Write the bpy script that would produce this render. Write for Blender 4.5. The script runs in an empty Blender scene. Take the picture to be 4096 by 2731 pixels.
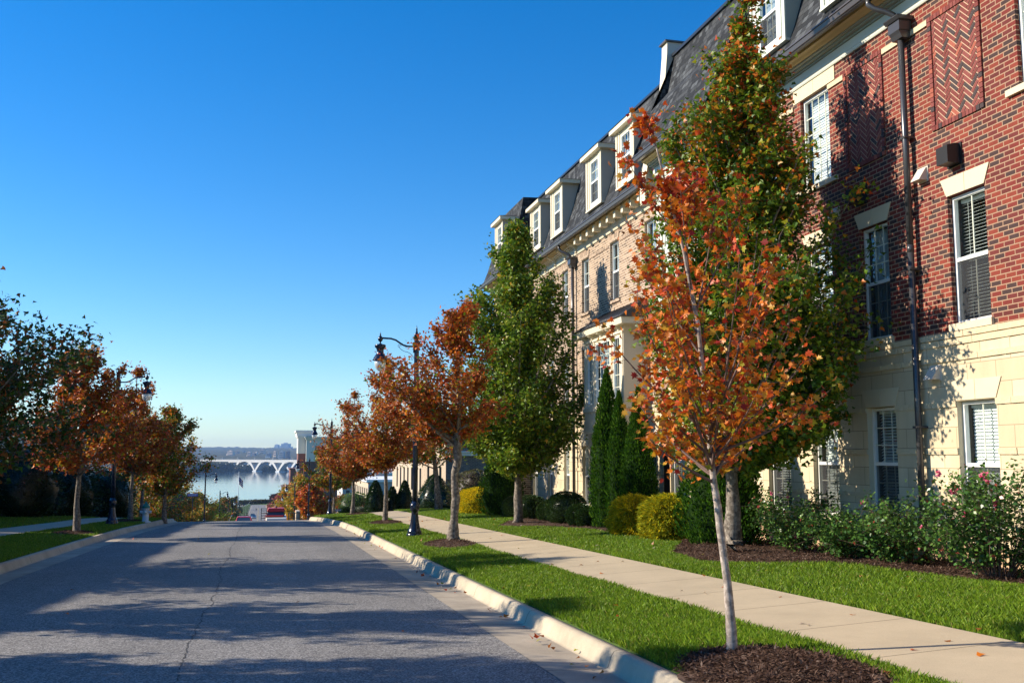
import bpy, math, random
import numpy as np
from mathutils import Vector
PI = math.pi
sc = bpy.context.scene
COL = sc.collection
# ------------------------------------------------------------------ camera
cd = bpy.data.cameras.new('camera'); cam = bpy.data.objects.new('camera', cd); COL.objects.link(cam)
cd.sensor_width = 36; cd.lens = 35; cd.clip_start = .1; cd.clip_end = 60000
cam.location = (0, 0, 0)
cam.rotation_euler = (math.radians(90+6.5896), 0, math.radians(-14.1153))
sc.camera = cam
# ------------------------------------------------------------------ light
SUN_AZ = (-1.0, .31); SUN_EL = math.radians(28.5)
w = bpy.data.worlds.new('World'); sc.world = w; w.use_nodes = True
nt = w.node_tree; nt.nodes.clear()
sky = nt.nodes.new('ShaderNodeTexSky'); sky.sky_type = 'NISHITA'; sky.sun_disc = False
sky.sun_elevation = SUN_EL; sky.sun_rotation = math.atan2(SUN_AZ[0], SUN_AZ[1])
sky.altitude = 0; sky.air_density = 1.0; sky.dust_density = .0; sky.ozone_density = 3.0
bg = nt.nodes.new('ShaderNodeBackground'); bg.inputs['Strength'].default_value = .105
wo = nt.nodes.new('ShaderNodeOutputWorld')
hs = nt.nodes.new('ShaderNodeHueSaturation'); hs.inputs['Hue'].default_value = .500; hs.inputs['Saturation'].default_value = 1.42; nt.links.new(sky.outputs[0], hs.inputs['Color']); mt = nt.nodes.new('ShaderNodeMix'); mt.data_type = 'RGBA'; mt.blend_type = 'MULTIPLY'; mt.inputs[0].default_value = 1; mt.inputs[7].default_value = (.88, .97, 1.10, 1); nt.links.new(hs.outputs[0], mt.inputs[6]); nt.links.new(mt.outputs[2], bg.inputs[0]); nt.links.new(bg.outputs[0], wo.inputs[0])
sl = bpy.data.lights.new('sun', 'SUN'); sl.energy = 5.0; sl.angle = math.radians(.53); sl.color = (1, .89, .73)
so = bpy.data.objects.new('sun', sl); COL.objects.link(so)
azn = Vector((SUN_AZ[0], SUN_AZ[1], 0)).normalized()
sdir = Vector((azn.x*math.cos(SUN_EL), azn.y*math.cos(SUN_EL), math.sin(SUN_EL)))
so.rotation_euler = sdir.to_track_quat('Z', 'Y').to_euler(); so.location = (-30, 10, 60)
sc.view_settings.view_transform = 'Standard'; sc.view_settings.look = 'None'
sc.view_settings.exposure = 0.72; sc.view_settings.gamma = 1
cy = sc.cycles
cy.max_bounces = 6; cy.transparent_max_bounces = 12; cy.volume_bounces = 0
cy.use_denoising = True
rnd = random.Random(7)
RS = np.random.RandomState(11)
# ------------------------------------------------------------------ materials
def mat(name):
    m = bpy.data.materials.new(name); m.use_nodes = True
    n = m.node_tree; b = n.nodes['Principled BSDF']
    return m, n, b
def N(n, t, **kw):
    x = n.nodes.new(t)
    for k, v in kw.items():
        if k.startswith('_'): setattr(x, k[1:], v)
        else: x.inputs[k.replace('__', ' ')].default_value = v
    return x
def rgba(c): return (c[0], c[1], c[2], 1)
def simple(name, c, rough=.6, metal=0, noise=0, nscale=8, bump=0, bscale=60, spec=.5):
    m, n, b = mat(name); L = n.links.new
    b.inputs['Base Color'].default_value = rgba(c); b.inputs['Roughness'].default_value = rough
    b.inputs['Metallic'].default_value = metal; b.inputs['Specular IOR Level'].default_value = spec
    g = None
    if noise or bump: g = N(n, 'ShaderNodeNewGeometry')
    if noise:
        t = N(n, 'ShaderNodeTexNoise', Scale=nscale, Detail=6.0, Roughness=.6); L(g.outputs['Position'], t.inputs['Vector'])
        mx = N(n, 'ShaderNodeMix', _data_type='RGBA'); L(t.outputs['Fac'], mx.inputs['Factor'])
        mx.inputs[6].default_value = rgba([v*(1-noise) for v in c]); mx.inputs[7].default_value = rgba([min(1, v*(1+noise)) for v in c])
        L(mx.outputs[2], b.inputs['Base Color'])
    if bump:
        t2 = N(n, 'ShaderNodeTexNoise', Scale=bscale, Detail=4.0); L(g.outputs['Position'], t2.inputs['Vector'])
        bp = N(n, 'ShaderNodeBump', Strength=bump, Distance=.01); L(t2.outputs['Fac'], bp.inputs['Height']); L(bp.outputs[0], b.inputs['Normal'])
    return m
def hv_vector(n):
    """masonry coordinates: run along the wall (x + y) and height"""
    g = N(n, 'ShaderNodeNewGeometry'); s = N(n, 'ShaderNodeSeparateXYZ'); n.links.new(g.outputs['Position'], s.inputs[0])
    a = N(n, 'ShaderNodeMath', _operation='ADD'); n.links.new(s.outputs[0], a.inputs[0]); n.links.new(s.outputs[1], a.inputs[1])
    c = N(n, 'ShaderNodeCombineXYZ'); n.links.new(a.outputs[0], c.inputs[0]); n.links.new(s.outputs[2], c.inputs[1])
    return g, c
def brick(name, stops, mortar, bw=.203, rh=.0765, ms=.011, zoff=0, bump=.5, rough=.85, noisec=.25, offset=.5):
    m, n, b = mat(name); L = n.links.new
    g, c = hv_vector(n)
    ad = N(n, 'ShaderNodeVectorMath', _operation='ADD'); L(c.outputs[0], ad.inputs[0]); ad.inputs[1].default_value = (40, 40+zoff, 0)
    t = N(n, 'ShaderNodeTexBrick', Scale=1.0); t.offset = offset
    t.inputs['Color1'].default_value = (0, 0, 0, 1); t.inputs['Color2'].default_value = (1, 1, 1, 1); t.inputs['Mortar'].default_value = (0, 0, 0, 1)
    t.inputs['Mortar Size'].default_value = ms; t.inputs['Mortar Smooth'].default_value = .1; t.inputs['Bias'].default_value = 0
    t.inputs['Brick Width'].default_value = bw; t.inputs['Row Height'].default_value = rh
    L(ad.outputs[0], t.inputs['Vector'])
    r = N(n, 'ShaderNodeValToRGB'); r.color_ramp.interpolation = 'CONSTANT'
    e = r.color_ramp.elements; e[0].position = 0; e[0].color = rgba(stops[0][1]); e[1].position = stops[1][0]; e[1].color = rgba(stops[1][1])
    for p, cc in stops[2:]:
        x = e.new(p); x.color = rgba(cc)
    L(t.outputs['Color'], r.inputs['Fac'])
    nz = N(n, 'ShaderNodeTexNoise', Scale=38.0, Detail=5.0, Roughness=.7); L(g.outputs['Position'], nz.inputs['Vector'])
    mr = N(n, 'ShaderNodeMapRange'); mr.inputs['To Min'].default_value = 1-noisec; mr.inputs['To Max'].default_value = 1+noisec; L(nz.outputs['Fac'], mr.inputs['Value'])
    mpz = N(n, 'ShaderNodeMapping'); mpz.inputs['Scale'].default_value = (1, 1, .22); L(g.outputs['Position'], mpz.inputs['Vector']); nl = N(n, 'ShaderNodeTexNoise', Scale=1.7, Detail=6.0, Roughness=.6); L(mpz.outputs[0], nl.inputs['Vector'])
    mr2 = N(n, 'ShaderNodeMapRange'); mr2.inputs['From Min'].default_value = .3; mr2.inputs['From Max'].default_value = .7; mr2.inputs['To Min'].default_value = .84; mr2.inputs['To Max'].default_value = 1.10; L(nl.outputs['Fac'], mr2.inputs['Value'])
    mm = N(n, 'ShaderNodeMath', _operation='MULTIPLY'); L(mr.outputs[0], mm.inputs[0]); L(mr2.outputs[0], mm.inputs[1])
    vm = N(n, 'ShaderNodeVectorMath', _operation='SCALE'); L(r.outputs['Color'], vm.inputs[0]); L(mm.outputs[0], vm.inputs['Scale'])
    mx = N(n, 'ShaderNodeMix', _data_type='RGBA'); L(t.outputs['Fac'], mx.inputs['Factor']); L(vm.outputs[0], mx.inputs[6]); mx.inputs[7].default_value = rgba(mortar)
    L(mx.outputs[2], b.inputs['Base Color']); b.inputs['Roughness'].default_value = rough; b.inputs['Specular IOR Level'].default_value = .25
    sb = N(n, 'ShaderNodeMath', _operation='SUBTRACT'); sb.inputs[0].default_value = 1; L(t.outputs['Fac'], sb.inputs[1])
    m2 = N(n, 'ShaderNodeMath', _operation='MULTIPLY_ADD'); L(nz.outputs['Fac'], m2.inputs[0]); m2.inputs[1].default_value = .5; L(sb.outputs[0], m2.inputs[2])
    bp = N(n, 'ShaderNodeBump', Strength=bump, Distance=.012); L(m2.outputs[0], bp.inputs['Height']); L(bp.outputs[0], b.inputs['Normal'])
    return m
def glass(name, tint=(.90, .94, .93), ior=1.55, dark=0.0):
    m = bpy.data.materials.new(name); m.use_nodes = True; n = m.node_tree; n.nodes.clear(); L = n.links.new
    o = N(n, 'ShaderNodeOutputMaterial'); tr = N(n, 'ShaderNodeBsdfTransparent'); tr.inputs[0].default_value = rgba(tint)
    gl = N(n, 'ShaderNodeBsdfGlossy', Roughness=.015); gl.inputs[0].default_value = (.95, .97, 1, 1)
    g = N(n, 'ShaderNodeNewGeometry')
    nz = N(n, 'ShaderNodeTexNoise', Scale=1.6, Detail=1.0); L(g.outputs['Position'], nz.inputs['Vector'])
    bp = N(n, 'ShaderNodeBump', Strength=.06, Distance=.05); L(nz.outputs['Fac'], bp.inputs['Height']); L(bp.outputs[0], gl.inputs['Normal'])
    fr = N(n, 'ShaderNodeLayerWeight', Blend=.5); pw = N(n, 'ShaderNodeMath', _operation='POWER'); L(fr.outputs['Facing'], pw.inputs[0]); pw.inputs[1].default_value = 4.0; ma = N(n, 'ShaderNodeMath', _operation='MULTIPLY_ADD'); L(pw.outputs[0], ma.inputs[0]); ma.inputs[1].default_value = .9; ma.inputs[2].default_value = .07
    ma.use_clamp = True
    mx = N(n, 'ShaderNodeMixShader'); L(ma.outputs[0], mx.inputs[0]); L(tr.outputs[0], mx.inputs[1]); L(gl.outputs[0], mx.inputs[2])
    L(mx.outputs[0], o.inputs[0]); return m
def screen(name):
    m = bpy.data.materials.new(name); m.use_nodes = True; n = m.node_tree; n.nodes.clear(); L = n.links.new
    o = N(n, 'ShaderNodeOutputMaterial'); tr = N(n, 'ShaderNodeBsdfTransparent'); d = N(n, 'ShaderNodeBsdfDiffuse'); d.inputs[0].default_value = (.06, .062, .066, 1)
    mx = N(n, 'ShaderNodeMixShader'); mx.inputs[0].default_value = .55; L(tr.outputs[0], mx.inputs[1]); L(d.outputs[0], mx.inputs[2]); L(mx.outputs[0], o.inputs[0]); return m
def leafmat(name, trans=.3, rough=.45):
    m, n, b = mat(name); L = n.links.new
    a = N(n, 'ShaderNodeVertexColor'); a.layer_name = 'Col'
    L(a.outputs[0], b.inputs['Base Color']); b.inputs['Roughness'].default_value = rough; b.inputs['Specular IOR Level'].default_value = .35 if rough < .6 else .08
    t = N(n, 'ShaderNodeBsdfTranslucent'); L(a.outputs[0], t.inputs[0])
    mx = N(n, 'ShaderNodeMixShader'); mx.inputs[0].default_value = trans
    L(b.outputs[0], mx.inputs[1]); L(t.outputs[0], mx.inputs[2]); L(mx.outputs[0], n.nodes['Material Output'].inputs[0]); return m
def asphalt():
    m, n, b = mat('asphalt'); L = n.links.new
    g = N(n, 'ShaderNodeNewGeometry')
    v = N(n, 'ShaderNodeTexVoronoi', Scale=75.0); L(g.outputs['Position'], v.inputs['Vector'])
    r = N(n, 'ShaderNodeValToRGB'); e = r.color_ramp.elements
    e[0].position = .0; e[0].color = (.075, .073, .072, 1); e[1].position = 1; e[1].color = (.38, .365, .34, 1); x = e.new(.45); x.color = (.16, .15, .138, 1)
    sv = N(n, 'ShaderNodeSeparateColor'); L(v.outputs['Color'], sv.inputs[0]); L(sv.outputs[0], r.inputs['Fac'])
    t = N(n, 'ShaderNodeTexNoise', Scale=.55, Detail=6.0, Roughness=.65); L(g.outputs['Position'], t.inputs['Vector'])
    mr = N(n, 'ShaderNodeMapRange'); mr.inputs['From Min'].default_value = .3; mr.inputs['From Max'].default_value = .7; mr.inputs['To Min'].default_value = .86; mr.inputs['To Max'].default_value = 1.12; L(t.outputs['Fac'], mr.inputs['Value'])
    # wheel-track streaks along the street
    mp = N(n, 'ShaderNodeMapping'); mp.inputs['Scale'].default_value = (1.6, .05, 1); L(g.outputs['Position'], mp.inputs['Vector'])
    t3 = N(n, 'ShaderNodeTexNoise', Scale=1.0, Detail=3.0); L(mp.outputs[0], t3.inputs['Vector'])
    mr3 = N(n, 'ShaderNodeMapRange'); mr3.inputs['To Min'].default_value = .8; mr3.inputs['To Max'].default_value = 1.2; L(t3.outputs['Fac'], mr3.inputs['Value'])
    mu = N(n, 'ShaderNodeMath', _operation='MULTIPLY'); L(mr.outputs[0], mu.inputs[0]); L(mr3.outputs[0], mu.inputs[1])
    vm = N(n, 'ShaderNodeVectorMath', _operation='SCALE'); L(r.outputs[0], vm.inputs[0]); L(mu.outputs[0], vm.inputs['Scale'])
    L(vm.outputs[0], b.inputs['Base Color']); b.inputs['Roughness'].default_value = .8; b.inputs['Specular IOR Level'].default_value = .3
    bp = N(n, 'ShaderNodeBump', Strength=.55, Distance=.006); L(sv.outputs[0], bp.inputs['Height']); L(bp.outputs[0], b.inputs['Normal'])
    return m
def concrete(name, c, joint=0, stain=.18):
    m, n, b = mat(name); L = n.links.new
    g = N(n, 'ShaderNodeNewGeometry')
    t = N(n, 'ShaderNodeTexNoise', Scale=1.3, Detail=8.0, Roughness=.65); L(g.outputs['Position'], t.inputs['Vector'])
    mr = N(n, 'ShaderNodeMapRange'); mr.inputs['From Min'].default_value = .3; mr.inputs['From Max'].default_value = .7; mr.inputs['To Min'].default_value = 1-stain; mr.inputs['To Max'].default_value = 1+stain*.6; L(t.outputs['Fac'], mr.inputs['Value'])
    t2 = N(n, 'ShaderNodeTexNoise', Scale=160.0, Detail=3.0, Roughness=.7); L(g.outputs['Position'], t2.inputs['Vector'])
    mr2 = N(n, 'ShaderNodeMapRange'); mr2.inputs['From Min'].default_value = .25; mr2.inputs['From Max'].default_value = .75; mr2.inputs['To Min'].default_value = .78; mr2.inputs['To Max'].default_value = 1.2; L(t2.outputs['Fac'], mr2.inputs['Value'])
    mu = N(n, 'ShaderNodeMath', _operation='MULTIPLY'); L(mr.outputs[0], mu.inputs[0]); L(mr2.outputs[0], mu.inputs[1])
    last = mu
    if joint:
        s = N(n, 'ShaderNodeSeparateXYZ'); L(g.outputs['Position'], s.inputs[0])
        md = N(n, 'ShaderNodeMath', _operation='PINGPONG'); L(s.outputs[1], md.inputs[0]); md.inputs[1].default_value = joint/2
        lt = N(n, 'ShaderNodeMath', _operation='LESS_THAN'); L(md.outputs[0], lt.inputs[0]); lt.inputs[1].default_value = .008
        mj = N(n, 'ShaderNodeMapRange'); mj.inputs['To Min'].default_value = 1; mj.inputs['To Max'].default_value = .3; L(lt.outputs[0], mj.inputs['Value'])
        m3 = N(n, 'ShaderNodeMath', _operation='MULTIPLY'); L(mu.outputs[0], m3.inputs[0]); L(mj.outputs[0], m3.inputs[1]); last = m3
    vm = N(n, 'ShaderNodeVectorMath', _operation='SCALE'); vm.inputs[0].default_value = c; L(last.outputs[0], vm.inputs['Scale'])
    L(vm.outputs[0], b.inputs['Base Color']); b.inputs['Roughness'].default_value = .85; b.inputs['Specular IOR Level'].default_value = .25
    bp = N(n, 'ShaderNodeBump', Strength=.25, Distance=.004); L(t2.outputs['Fac'], bp.inputs['Height']); L(bp.outputs[0], b.inputs['Normal'])
    return m
def twotone(name, c1, c2, scale, detail=6, rough=.9, bump=.0, bd=.02, lo=.35, hi=.65, voro=0):
    m, n, b = mat(name); L = n.links.new; g = N(n, 'ShaderNodeNewGeometry')
    t = N(n, 'ShaderNodeTexNoise', Scale=scale, Detail=float(detail), Roughness=.65); L(g.outputs['Position'], t.inputs['Vector'])
    mr = N(n, 'ShaderNodeMapRange'); mr.inputs['From Min'].default_value = lo; mr.inputs['From Max'].default_value = hi; L(t.outputs['Fac'], mr.inputs['Value'])
    mx = N(n, 'ShaderNodeMix', _data_type='RGBA'); L(mr.outputs[0], mx.inputs['Factor']); mx.inputs[6].default_value = rgba(c1); mx.inputs[7].default_value = rgba(c2)
    out = mx.outputs[2]; h = t.outputs['Fac']
    if voro:
        v = N(n, 'ShaderNodeTexVoronoi', Scale=voro); L(g.outputs['Position'], v.inputs['Vector'])
        s = N(n, 'ShaderNodeSeparateColor'); L(v.outputs['Color'], s.inputs[0])
        m4 = N(n, 'ShaderNodeMapRange'); m4.inputs['To Min'].default_value = .62; m4.inputs['To Max'].default_value = 1.3; L(s.outputs[0], m4.inputs['Value'])
        vm = N(n, 'ShaderNodeVectorMath', _operation='SCALE'); L(out, vm.inputs[0]); L(m4.outputs[0], vm.inputs['Scale']); out = vm.outputs[0]; h = s.outputs[0]
    L(out, b.inputs['Base Color']); b.inputs['Roughness'].default_value = rough; b.inputs['Specular IOR Level'].default_value = .2
    if bump:
        bp = N(n, 'ShaderNodeBump', Strength=bump, Distance=bd); L(h, bp.inputs['Height']); L(bp.outputs[0], b.inputs['Normal'])
    return m
M = {}
M['asphalt'] = asphalt()
M['crack'] = simple('crack_tar', (.055, .053, .05), .85)
M['kerb'] = concrete('kerb_concrete', (.50, .42, .30), joint=3.05, stain=.25)
M['pan'] = concrete('gutter_concrete', (.40, .34, .26), joint=3.05, stain=.3)
M['walk'] = concrete('walk_concrete', (.46, .375, .255), joint=1.52, stain=.12)
M['soil'] = twotone('lawn_soil', (.045, .075, .015), (.075, .12, .022), 9, bump=.6, bd=.03)
M['mulch'] = twotone('mulch', (.06, .036, .026), (.14, .088, .062), 22, bump=1.0, bd=.03, voro=45)
M['far_land'] = twotone('far_land', (.03, .045, .02), (.07, .075, .035), .02, 8)
RB = [(0, (.06, .034, .032)), (.24, (.12, .026, .022)), (.36, (.18, .03, .023)), (.58, (.145, .03, .026)), (.76, (.22, .042, .026))]
M['red_brick'] = brick('red_brick', RB, (.36, .225, .145), ms=.009, bump=.7)
TB = [(0, (.16, .105, .075)), (.25, (.27, .18, .125)), (.42, (.36, .25, .17)), (.60, (.32, .215, .15)), (.8, (.42, .30, .21))]
M['tan_brick'] = brick('tan_brick', TB, (.55, .45, .33), ms=.012, bump=.7)
M['dark_brick'] = brick('grey_brown_brick', [(0, (.14, .11, .10)), (.4, (.19, .15, .13)), (.7, (.23, .185, .16))], (.3, .27, .24))
M['old_brick'] = brick('left_row_red_brick', [(0, (.09, .03, .025)), (.4, (.17, .05, .04)), (.7, (.2, .065, .05))], (.3, .24, .2))  # muted red brick of the left row
M['stone'] = brick('dressed_limestone', [(0, (.60, .49, .32)), (.35, (.64, .53, .35)), (.7, (.67, .56, .38))], (.33, .25, .16), bw=.61, rh=.315, ms=.006, zoff=-.13, bump=.12, rough=.8, noisec=.05)
M['stone_rough'] = simple('split_face_limestone', (.62, .51, .33), .85, noise=.14, nscale=14, bump=1.0, bscale=26)
M['stone_plain'] = simple('cast_stone', (.66, .56, .38), .75, noise=.06, nscale=5, bump=.1, bscale=90)
M['found'] = simple('peach_parging', (.58, .38, .22), .85, noise=.1, nscale=3, bump=.15)
M['joint'] = simple('mortar_joint', (.22, .16, .10), .9)
M['shingle'] = brick('slate_shingle', [(0, (.018, .02, .023)), (.35, (.035, .038, .042)), (.6, (.05, .054, .058)), (.82, (.085, .092, .098))], (.007, .007, .008), bw=.19, rh=.125, ms=.006, bump=.6, noisec=.2)
M['shingle_b'] = brick('blue_grey_shingle', [(0, (.10, .13, .16)), (.5, (.14, .17, .20))], (.05, .06, .07), bw=.25, rh=.14, ms=.006, bump=.4)
M['white'] = simple('white_vinyl', (.80, .80, .76), .35, noise=.03, nscale=3)
M['trim_r'] = simple('sage_white_trim', (.62, .64, .54), .5, noise=.04, nscale=3)
M['frieze'] = simple('shaded_sage_frieze', (.30, .34, .31), .55, noise=.05, nscale=3)  # shade under the gutter put into this grey; dormer cheeks share it
M['soffit'] = simple('cream_soffit', (.52, .42, .22), .6, noise=.06, nscale=3)
M['cream'] = simple('cream_trim', (.72, .64, .47), .5, noise=.05, nscale=3)
M['cream_d'] = simple('dark_cream', (.44, .40, .34), .55, noise=.05, nscale=3)  # darker cream for fin sides, dormer cheeks and the stair tower cap
M['gutter'] = simple('brown_aluminium', (.10, .088, .085), .35, .3)
M['pipe'] = simple('bronze_pipe', (.075, .075, .08), .3, .35)
M['metal_roof'] = simple('black_standing_seam', (.03, .034, .04), .35, .3)
M['glass'] = glass('window_glass')
M['screen'] = screen('insect_screen')
M['blind'] = simple('white_blind', (.72, .76, .74), .6)
M['muntin'] = simple('muntin', (.68, .70, .58), .45)
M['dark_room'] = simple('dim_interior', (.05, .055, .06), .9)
M['curtain'] = simple('curtain', (.35, .42, .46), .9, noise=.2, nscale=12)
M['black'] = simple('black_metal', (.02, .02, .022), .4, .2)
M['lamp_blue'] = simple('dark_blue_lamp_paint', (.008, .014, .035), .22, .2, spec=.7)
m_, n_, b_ = mat('frosted_globe'); b_.inputs['Base Color'].default_value = (.85, .87, .85, 1); b_.inputs['Roughness'].default_value = .25
b_.inputs['Transmission Weight'].default_value = .45; M['globe'] = m_
M['vent_w'] = simple('white_vent', (.62, .55, .46), .5)
M['leaf'] = leafmat('leaf', .32)
M['leaf_w'] = leafmat('waxy_leaf', .15, .3)
M['needle'] = leafmat('needle', .25, .75)
M['blade'] = leafmat('grass_blade', .35, .5)
M['bark_l'] = twotone('pale_bark', (.24, .19, .155), (.46, .39, .33), 11, bump=.8, bd=.012, voro=26)
M['bark_g'] = twotone('grey_bark', (.11, .088, .07), (.30, .26, .215), 16, bump=1.0, bd=.025, voro=18)
M['bark_d'] = twotone('dark_bark', (.07, .055, .045), (.15, .12, .10), 18, bump=.9, bd=.02)
M['twig'] = simple('red_brown_twig', (.12, .07, .055), .7)
M['pink'] = leafmat('rose_petal', .3, .5)
# ------------------------------------------------------------------ object helpers
def tag(o, label=None, cat=None, group=None, kind=None):
    if label: o['label'] = label
    if cat: o['category'] = cat
    if group: o['group'] = group
    if kind: o['kind'] = kind
    return o
def thing(name, label, cat, loc=(0, 0, 0), group=None, rotz=0):
    o = bpy.data.objects.new(name, None); COL.objects.link(o); o.empty_display_size = .2
    o.location = loc; o.rotation_euler = (0, 0, rotz); return tag(o, label, cat, group)
def link(name, me, parent=None, world=True):
    o = bpy.data.objects.new(name, me); COL.objects.link(o)
    if parent is not None:
        o.parent = parent
        if world and parent.type == 'EMPTY':
            o.location = (-parent.location[0], -parent.location[1], -parent.location[2])
    return o
def dup(root, loc, rotz=None, label=None, scale=None):
    r = root.copy(); COL.objects.link(r); r.location = loc
    if rotz is not None: r.rotation_euler = (0, 0, rotz)
    if label: r['label'] = label
    if scale: r.scale = scale
    for ch in list(root.children):
        c = ch.copy(); COL.objects.link(c); c.parent = r
        for g in ch.children:
            d = g.copy(); COL.objects.link(d); d.parent = c
    return r
class Face:
    """wall frame: u along the wall, v up, w outward"""
    def __init__(s, O, U, Nn): s.O, s.U, s.N = Vector(O), Vector(U), Vector(Nn)
    def p(s, u, v, w=0): return s.O+s.U*u+Vector((0, 0, 1))*v+s.N*w
ID = Face((0, 0, 0), (1, 0, 0), (0, 1, 0))   # u=x, v=z, w=y
class MB:
    def __init__(s, face=None): s.v, s.f, s.mi, s.mats, s.sm = [], [], [], [], []; s.face = face
    def m(s, key):
        mm = M[key] if isinstance(key, str) else key
        if mm not in s.mats: s.mats.append(mm)
        return s.mats.index(mm)
    def add(s, pts, faces, key, smooth=False):
        b = len(s.v); i = s.m(key)
        s.v += [tuple(p) for p in pts]
        for f in faces: s.f.append([b+k for k in f]); s.mi.append(i); s.sm.append(smooth)
    def T(s, u, v, w): return s.face.p(u, v, w) if s.face else Vector((u, w, v))
    def box(s, u0, u1, v0, v1, w0, w1, key):
        P = [s.T(u, v, w_) for w_ in (w0, w1) for v in (v0, v1) for u in (u0, u1)]
        s.add(P, [(0, 1, 3, 2), (4, 6, 7, 5), (0, 4, 5, 1), (2, 3, 7, 6), (0, 2, 6, 4), (1, 5, 7, 3)], key)
    def quad(s, pts, key): s.add([s.T(*p) for p in pts], [tuple(range(len(pts)))], key)
    def prism(s, poly, w0, w1, key):
        """poly in (u,v), extruded in w"""
        n = len(poly); P = [s.T(u, v, w0) for u, v in poly]+[s.T(u, v, w1) for u, v in poly]
        F = [tuple(range(n))[::-1], tuple(range(n, 2*n))]+[(i, (i+1) % n, n+(i+1) % n, n+i) for i in range(n)]
        s.add(P, F, key)
    def sweep(s, prof, u0, u1, key, caps=True, smooth=False):
        """prof in (w,v) swept along u"""
        n = len(prof); P = [s.T(u0, v, w_) for w_, v in prof]+[s.T(u1, v, w_) for w_, v in prof]
        F = [(i, i+1, n+i+1, n+i) for i in range(n-1)]
        if caps: F += [tuple(range(n)), tuple(range(n, 2*n))[::-1]]
        s.add(P, F, key, smooth)
    def tube(s, pts, radii, key, k=8, cap=True):
        pts = [Vector(p) for p in pts]
        if not hasattr(radii, '__len__'): radii = [radii]*len(pts)
        V, F = [], []
        ref = Vector((.31, .17, .93))
        for i, p in enumerate(pts):
            d = (pts[min(i+1, len(pts)-1)]-pts[max(i-1, 0)]).normalized()
            a = d.cross(ref)
            if a.length < .2: a = d.cross(Vector((1, 0, 0)))
            a.normalize(); b = d.cross(a)
            for j in range(k):
                t = 2*PI*j/k; V.append(p+(a*math.cos(t)+b*math.sin(t))*radii[i])
        for i in range(len(pts)-1):
            for j in range(k): F.append((i*k+j, i*k+(j+1) % k, (i+1)*k+(j+1) % k, (i+1)*k+j))
        if cap: F.append(tuple(range(k))[::-1]); F.append(tuple((len(pts)-1)*k+j for j in range(k)))
        s.add(V, F, key, True)
    def lathe(s, prof, key, c=(0, 0, 0), k=20, smooth=True, flute=0):
        V, F = [], []
        for i, (r, z) in enumerate(prof):
            for j in range(k):
                t = 2*PI*j/k; rr = r*(1-(flute if j % 2 else 0)); V.append((c[0]+rr*math.cos(t), c[1]+rr*math.sin(t), c[2]+z))
        for i in range(len(prof)-1):
            for j in range(k): F.append((i*k+j, i*k+(j+1) % k, (i+1)*k+(j+1) % k, (i+1)*k+j))
        F.append(tuple(range(k))[::-1]); F.append(tuple((len(prof)-1)*k+j for j in range(k)))
        s.add(V, F, key, smooth)
    def build(s, name, parent=None, world=True, autosmooth=False):
        me = bpy.data.meshes.new(name); me.from_pydata(s.v, [], s.f)
        for mm in s.mats: me.materials.append(mm)
        me.polygons.foreach_set('material_index', s.mi); me.polygons.foreach_set('use_smooth', s.sm)
        me.update(); return link(name, me, parent, world)
def fast(name, V, F, cols=None, key='leaf'):
    """V (n,3), F (m,k), cols (n,3)"""
    me = bpy.data.meshes.new(name); nv, (nf, k) = len(V), F.shape
    me.vertices.add(nv); me.vertices.foreach_set('co', V.astype(np.float32).ravel())
    me.loops.add(nf*k); me.loops.foreach_set('vertex_index', F.astype(np.int32).ravel())
    me.polygons.add(nf); me.polygons.foreach_set('loop_start', np.arange(0, nf*k, k, dtype=np.int32)); me.polygons.foreach_set('loop_total', np.full(nf, k, dtype=np.int32))
    if cols is not None:
        a = me.color_attributes.new('Col', 'FLOAT_COLOR', 'POINT'); c4 = np.ones((nv, 4), np.float32); c4[:, :3] = cols; a.data.foreach_set('color', c4.ravel())
    me.materials.append(M[key]); me.update(calc_edges=True); me.validate(); return me
MAPLE = np.array([(0, 0), (.20, -.06), (.17, .12), (.52, .18), (.30, .38), (.44, .66), (.17, .60), (0, 1.0), (-.17, .60), (-.44, .66), (-.30, .38), (-.52, .18), (-.17, .12), (-.20, -.06)])
LOBE = np.array([(0, 0), (.48, .22), (.20, .50), (0, 1), (-.20, .50), (-.48, .22)])
OVAL = np.array([(0, 0), (.26, .45), (0, 1), (-.26, .45)])
def leaf_arrays(P, size, cols, shape=LOBE, rs=RS, droop=.3, upb=.5, fold=.12, dirs=None, width=1.0):
    n = len(P); k = len(shape)
    if dirs is None:
        d = rs.normal(size=(n, 3)); d[:, 2] = d[:, 2]*.5-droop
    else: d = dirs+rs.normal(size=(n, 3))*.25
    d /= np.linalg.norm(d, axis=1)[:, None]+1e-9
    nn = rs.normal(size=(n, 3))*.7; nn[:, 2] += upb
    nn -= (nn*d).sum(1)[:, None]*d; nn /= np.linalg.norm(nn, axis=1)[:, None]+1e-9
    s = np.cross(d, nn)
    sz = (size*rs.uniform(.65, 1.25, n))[:, None, None]
    sh = shape[None, :, :]
    c2 = np.array([0, .38])
    V = P[:, None, :]+sz*(sh[..., :1]*width*s[:, None, :]+sh[..., 1:]*d[:, None, :]+(np.abs(sh[..., :1])*fold*2)*nn[:, None, :])
    if k == 4:
        F = (np.arange(n)[:, None]*4+np.arange(4)[None, :])
        return V.reshape(-1, 3), F, np.repeat(cols, 4, 0)
    Cc = P+sz[:, 0]*(c2[1]*d)
    V = np.concatenate([V, Cc[:, None, :]], 1)
    tri = np.array([(i, (i+1) % k, k) for i in range(k)])
    F = (np.arange(n)[:, None, None]*(k+1)+tri[None]).reshape(-1, 3)
    return V.reshape(-1, 3), F, np.repeat(cols, k+1, 0)
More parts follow.
